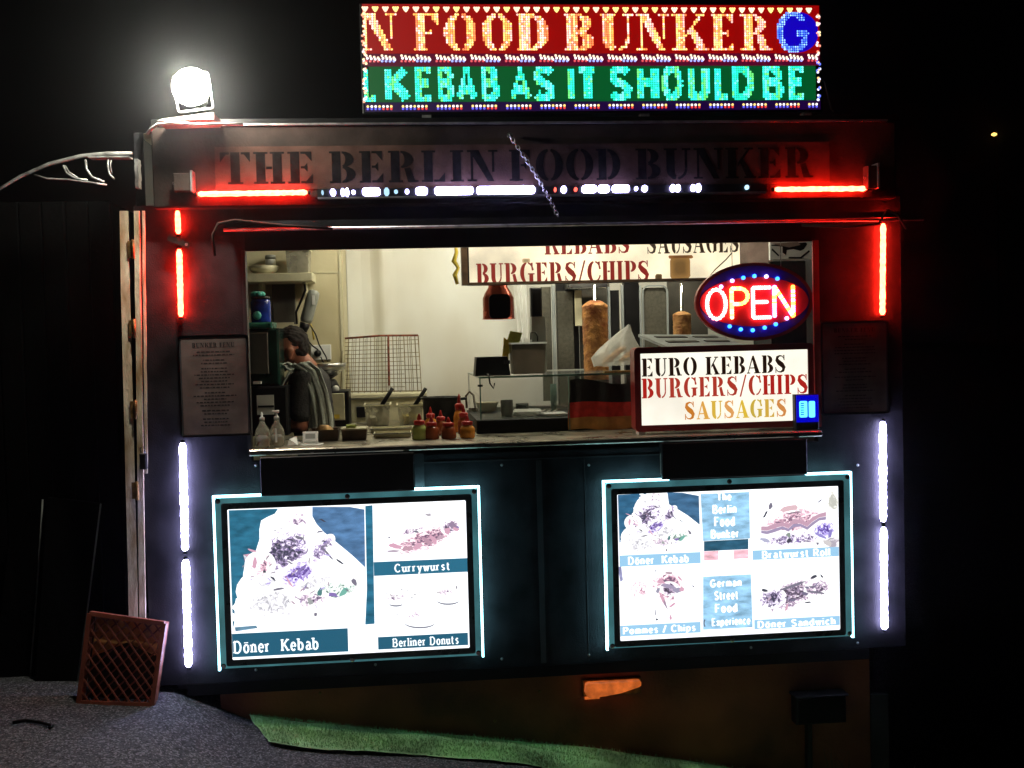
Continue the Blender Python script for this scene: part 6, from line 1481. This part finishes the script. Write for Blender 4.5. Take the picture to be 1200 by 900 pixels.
# shed behind / beside
sd = thing('dark_shed', 'black boarded shed standing left of the kiosk, barely visible', 'shed', (X(60, 500, .35), .35, gz(-1.5)))
xe = X(139, 500, .32)
for k in range(13):
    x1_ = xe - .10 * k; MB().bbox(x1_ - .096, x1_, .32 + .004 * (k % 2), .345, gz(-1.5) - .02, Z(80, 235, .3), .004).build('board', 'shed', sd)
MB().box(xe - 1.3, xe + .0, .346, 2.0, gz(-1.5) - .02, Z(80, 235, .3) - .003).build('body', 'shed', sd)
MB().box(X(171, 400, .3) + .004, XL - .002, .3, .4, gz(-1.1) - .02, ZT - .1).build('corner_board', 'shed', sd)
# canopy bracket
cn = thing('canopy_bracket', 'curved white metal canopy bracket with scroll struts at the upper left', 'canopy bracket', at(155, 182, .1))
YC = -.10
cu = lambda pts, r, name: MB().tube([at(*p_, YC) for p_ in pts], r, 7).build(name, 'canopy', cn, True)
MB().tube([at(*p_, YC) for p_ in ((-40, 246), (-15, 230), (3, 219), (25, 206), (58, 192), (95, 183), (125, 180), (155, 179.5))], [.006, .006, .006, .007, .008, .009, .009, .007], 8).build('arch_rail', 'canopy', cn, True)
cu(((40, 205), (55, 209.5), (80, 210.5), (100, 213), (125, 216.5)), .004, 'lower_rail')
cu(((74, 194), (78, 203), (88, 209), (103, 211)), .0045, 'strut')
cu(((76.5, 194), (81, 202), (91, 208)), .003, 'strut')
cu(((100, 187), (101, 198), (108, 208), (122, 213)), .0055, 'strut')
cu(((127, 185), (126, 195), (128, 204), (134, 210)), .0045, 'strut')
cu(((131, 185), (129, 194), (131, 203)), .003, 'strut')
a_, b2 = at(104, 187, YC), at(152, 183, YC); MB().box(a_.x, b2.x, YC - .01, YC + .05, b2.z - .006, b2.z).build('fixing_plate', 'canopy', cn)
# crate leaning
cc = [on_ground(92, 818), on_ground(178, 823)]
c3, c2_ = at(92, 817, -.17), at(178, 822, -.19)
c3.z = gz(c3.x) + .004; c2_.z = gz(c2_.x) + .004
P4 = [at(105, 719, -.12), at(192, 731, -.14), c2_, c3]
ct_ = thing('lattice_crate', 'faded red plastic lattice crate leaning on its side beside the door post', 'crate', P4[3])
nrm = (P4[1] - P4[0]).cross(P4[3] - P4[0]).normalized()
if nrm.y < 0: nrm = -nrm
def bar(a, b_, w_, dep, name, m_='crate', off=0):
    d_ = (b_ - a).normalized(); s_ = d_.cross(nrm) * w_ / 2; o_ = nrm * off; e = nrm * dep
    V = [a - s_ + o_, a + s_ + o_, b_ + s_ + o_, b_ - s_ + o_]; V += [v + e for v in V]
    MB().add(V, [(0, 1, 2, 3), (7, 6, 5, 4), (0, 4, 5, 1), (1, 5, 6, 2), (2, 6, 7, 3), (3, 7, 4, 0)]).build(name, m_, ct_)
for i in range(4): bar(P4[i], P4[(i + 1) % 4], .018, .03, 'rim', off=-.004 - .0005 * i)
U = lambda u, v: P4[0].lerp(P4[1], u).lerp(P4[3].lerp(P4[2], u), v)
N_ = 7
for k in range(-N_ + 1, N_):
    t = k / N_; a0 = (max(0, t), max(0, -t)); a1 = (min(1, 1 + t), min(1, 1 - t))
    bar(U(*a0), U(*a1), .006, .005, 'slat', off=.002); bar(U(1 - a0[0], a0[1]), U(1 - a1[0], a1[1]), .006, .005, 'slat', off=.0075)
for v in range(4):   # side walls of the crate behind the lattice
    a, b_ = P4[v], P4[(v + 1) % 4]; a2, b2_ = a + nrm * .03, b_ + nrm * .03
    MB().add([a2, b2_, b2_ + nrm * .05, a2 + nrm * .05], [(0, 1, 2, 3)]).build('side', 'crate', ct_)
MB().add([p_ + nrm * .085 for p_ in P4] + [p_ + nrm * .09 for p_ in P4], [(0, 1, 2, 3), (7, 6, 5, 4), (0, 4, 5, 1), (1, 5, 6, 2), (2, 6, 7, 3), (3, 7, 4, 0)]).build('base', 'tin', ct_)
cd = thing('orange_card', 'orange card sheet standing inside the lattice crate', 'card', U(.5, .3))
V = [U(.04, .06) + nrm * .06, U(.93, .03) + nrm * .06, U(.9, .42) + nrm * .05, U(.5, .3) + nrm * .05, U(.05, .5) + nrm * .05]; V += [v + nrm * .004 for v in V]
MB().add(V, [(0, 1, 2, 3, 4), (9, 8, 7, 6, 5)] + [(i, (i + 1) % 5, (i + 1) % 5 + 5, i + 5) for i in range(5)]).build('sheet', 'cratecard', cd)
a_ = at(170, 728, .12); t = thing('white_block', 'small white block on top of the lattice crate', 'block', a_)
MB().bbox(a_.x - .02, a_.x + .015, .1, .15, a_.z - .02, a_.z + .03, .004).build('block', 'white', t)
# leaning panels
def lean(P, label, th=.02):
    o_ = [at(*p_) for p_ in P]; t = thing('leaning_board', label, 'board', o_[-1], 'dark boards leaning on the shed')
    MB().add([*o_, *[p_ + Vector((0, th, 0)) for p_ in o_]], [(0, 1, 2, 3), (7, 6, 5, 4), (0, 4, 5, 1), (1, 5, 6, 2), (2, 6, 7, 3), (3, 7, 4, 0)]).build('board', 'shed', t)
    e = MB(); e.tube([o_[1] + Vector((.002, -.004, 0)), o_[1].lerp(o_[2], .45) + Vector((.004, -.004, 0)), o_[2] + Vector((.002, -.004, 0))], .004, 5).build('lit_edge', 'midgrey', t, True)  # lighter grey strip stands for light caught on the board edge
lean([(56, 583, .25), (118, 590, .25), (88, 818, .1), (40, 815, .1)], 'tall dark board leaning on the shed behind the lattice crate')
lean([(10, 640, .29), (50, 585, .29), (34, 812, .18), (-10, 812, .18)], 'second dark leaning board at the far left edge')
# kerb like dark cable on road
q_ = [on_ground(*p_, .006) for p_ in ((15, 848), (30, 845), (48, 848), (62, 852), (58, 854))]
tag(MB().tube([p_ + Vector((0, 0, .004)) for p_ in q_], .006, 6).build('cable', 'black', None, True, loc=q_[0]), 'short dark cable lying on the road at the lower left', 'cable')
# weeds at the lower right
wd_m = mat('dry_weed', (0.12, 0.1, 0.05), .8)
wp = at(1015, 893, -.1); we = thing('weed_tuft', 'dry weeds growing by the right foot of the kiosk', 'weeds', (wp.x, -.1, gz(wp.x)))
mb = MB(); rnd = random.Random(6)
for k in range(46):
    x = wp.x + rnd.uniform(-.16, .16); y = -.1 + rnd.uniform(-.08, .1); h = rnd.uniform(.05, .2); lx = rnd.uniform(-.08, .08)
    mb.tube([(x, y, gz(x)), (x + lx * .4, y, gz(x) + h * .6), (x + lx, y, gz(x) + h)], [.0022, .0016, .0006], 4)
mb.build('stalks', wd_m, we, kind='stuff')
# far lamp
p_ = at(1165, 157.5, 60)
fr_ = thing('far_street_lamp', 'tiny amber street lamp far away at the right', 'street lamp', (p_.x, 60, gz(20)))
MB().lathe(p_, [(.05, -.1), (.16, -.04), (.16, .04), (.05, .1)], 12).build('lamp_head', 'e_far', fr_, True)
MB().tube([(p_.x + .2, 60, gz(20)), (p_.x + .2, 60, p_.z + .2), (p_.x, 60, p_.z + .15)], .05, 8).build('pole', 'blackmetal', fr_)

# ------------------------------------------------------------------ thin haze volume added for the halo round the floodlight
hz = bpy.data.materials.new('halo_haze'); hz.use_nodes = True; nt = hz.node_tree
nt.nodes.remove(nt.nodes['Principled BSDF']); pv = nt.nodes.new('ShaderNodeVolumePrincipled')
pv.inputs['Color'].default_value = (.85, .88, .92, 1); pv.inputs['Density'].default_value = .0013; pv.inputs['Anisotropy'].default_value = .965
nt.links.new(pv.outputs[0], nt.nodes['Material Output'].inputs['Volume'])
hb = MB().box(-310, 310, -70, 410, -8, 30).build('added_halo_haze', hz, None, False, None, 'stuff')
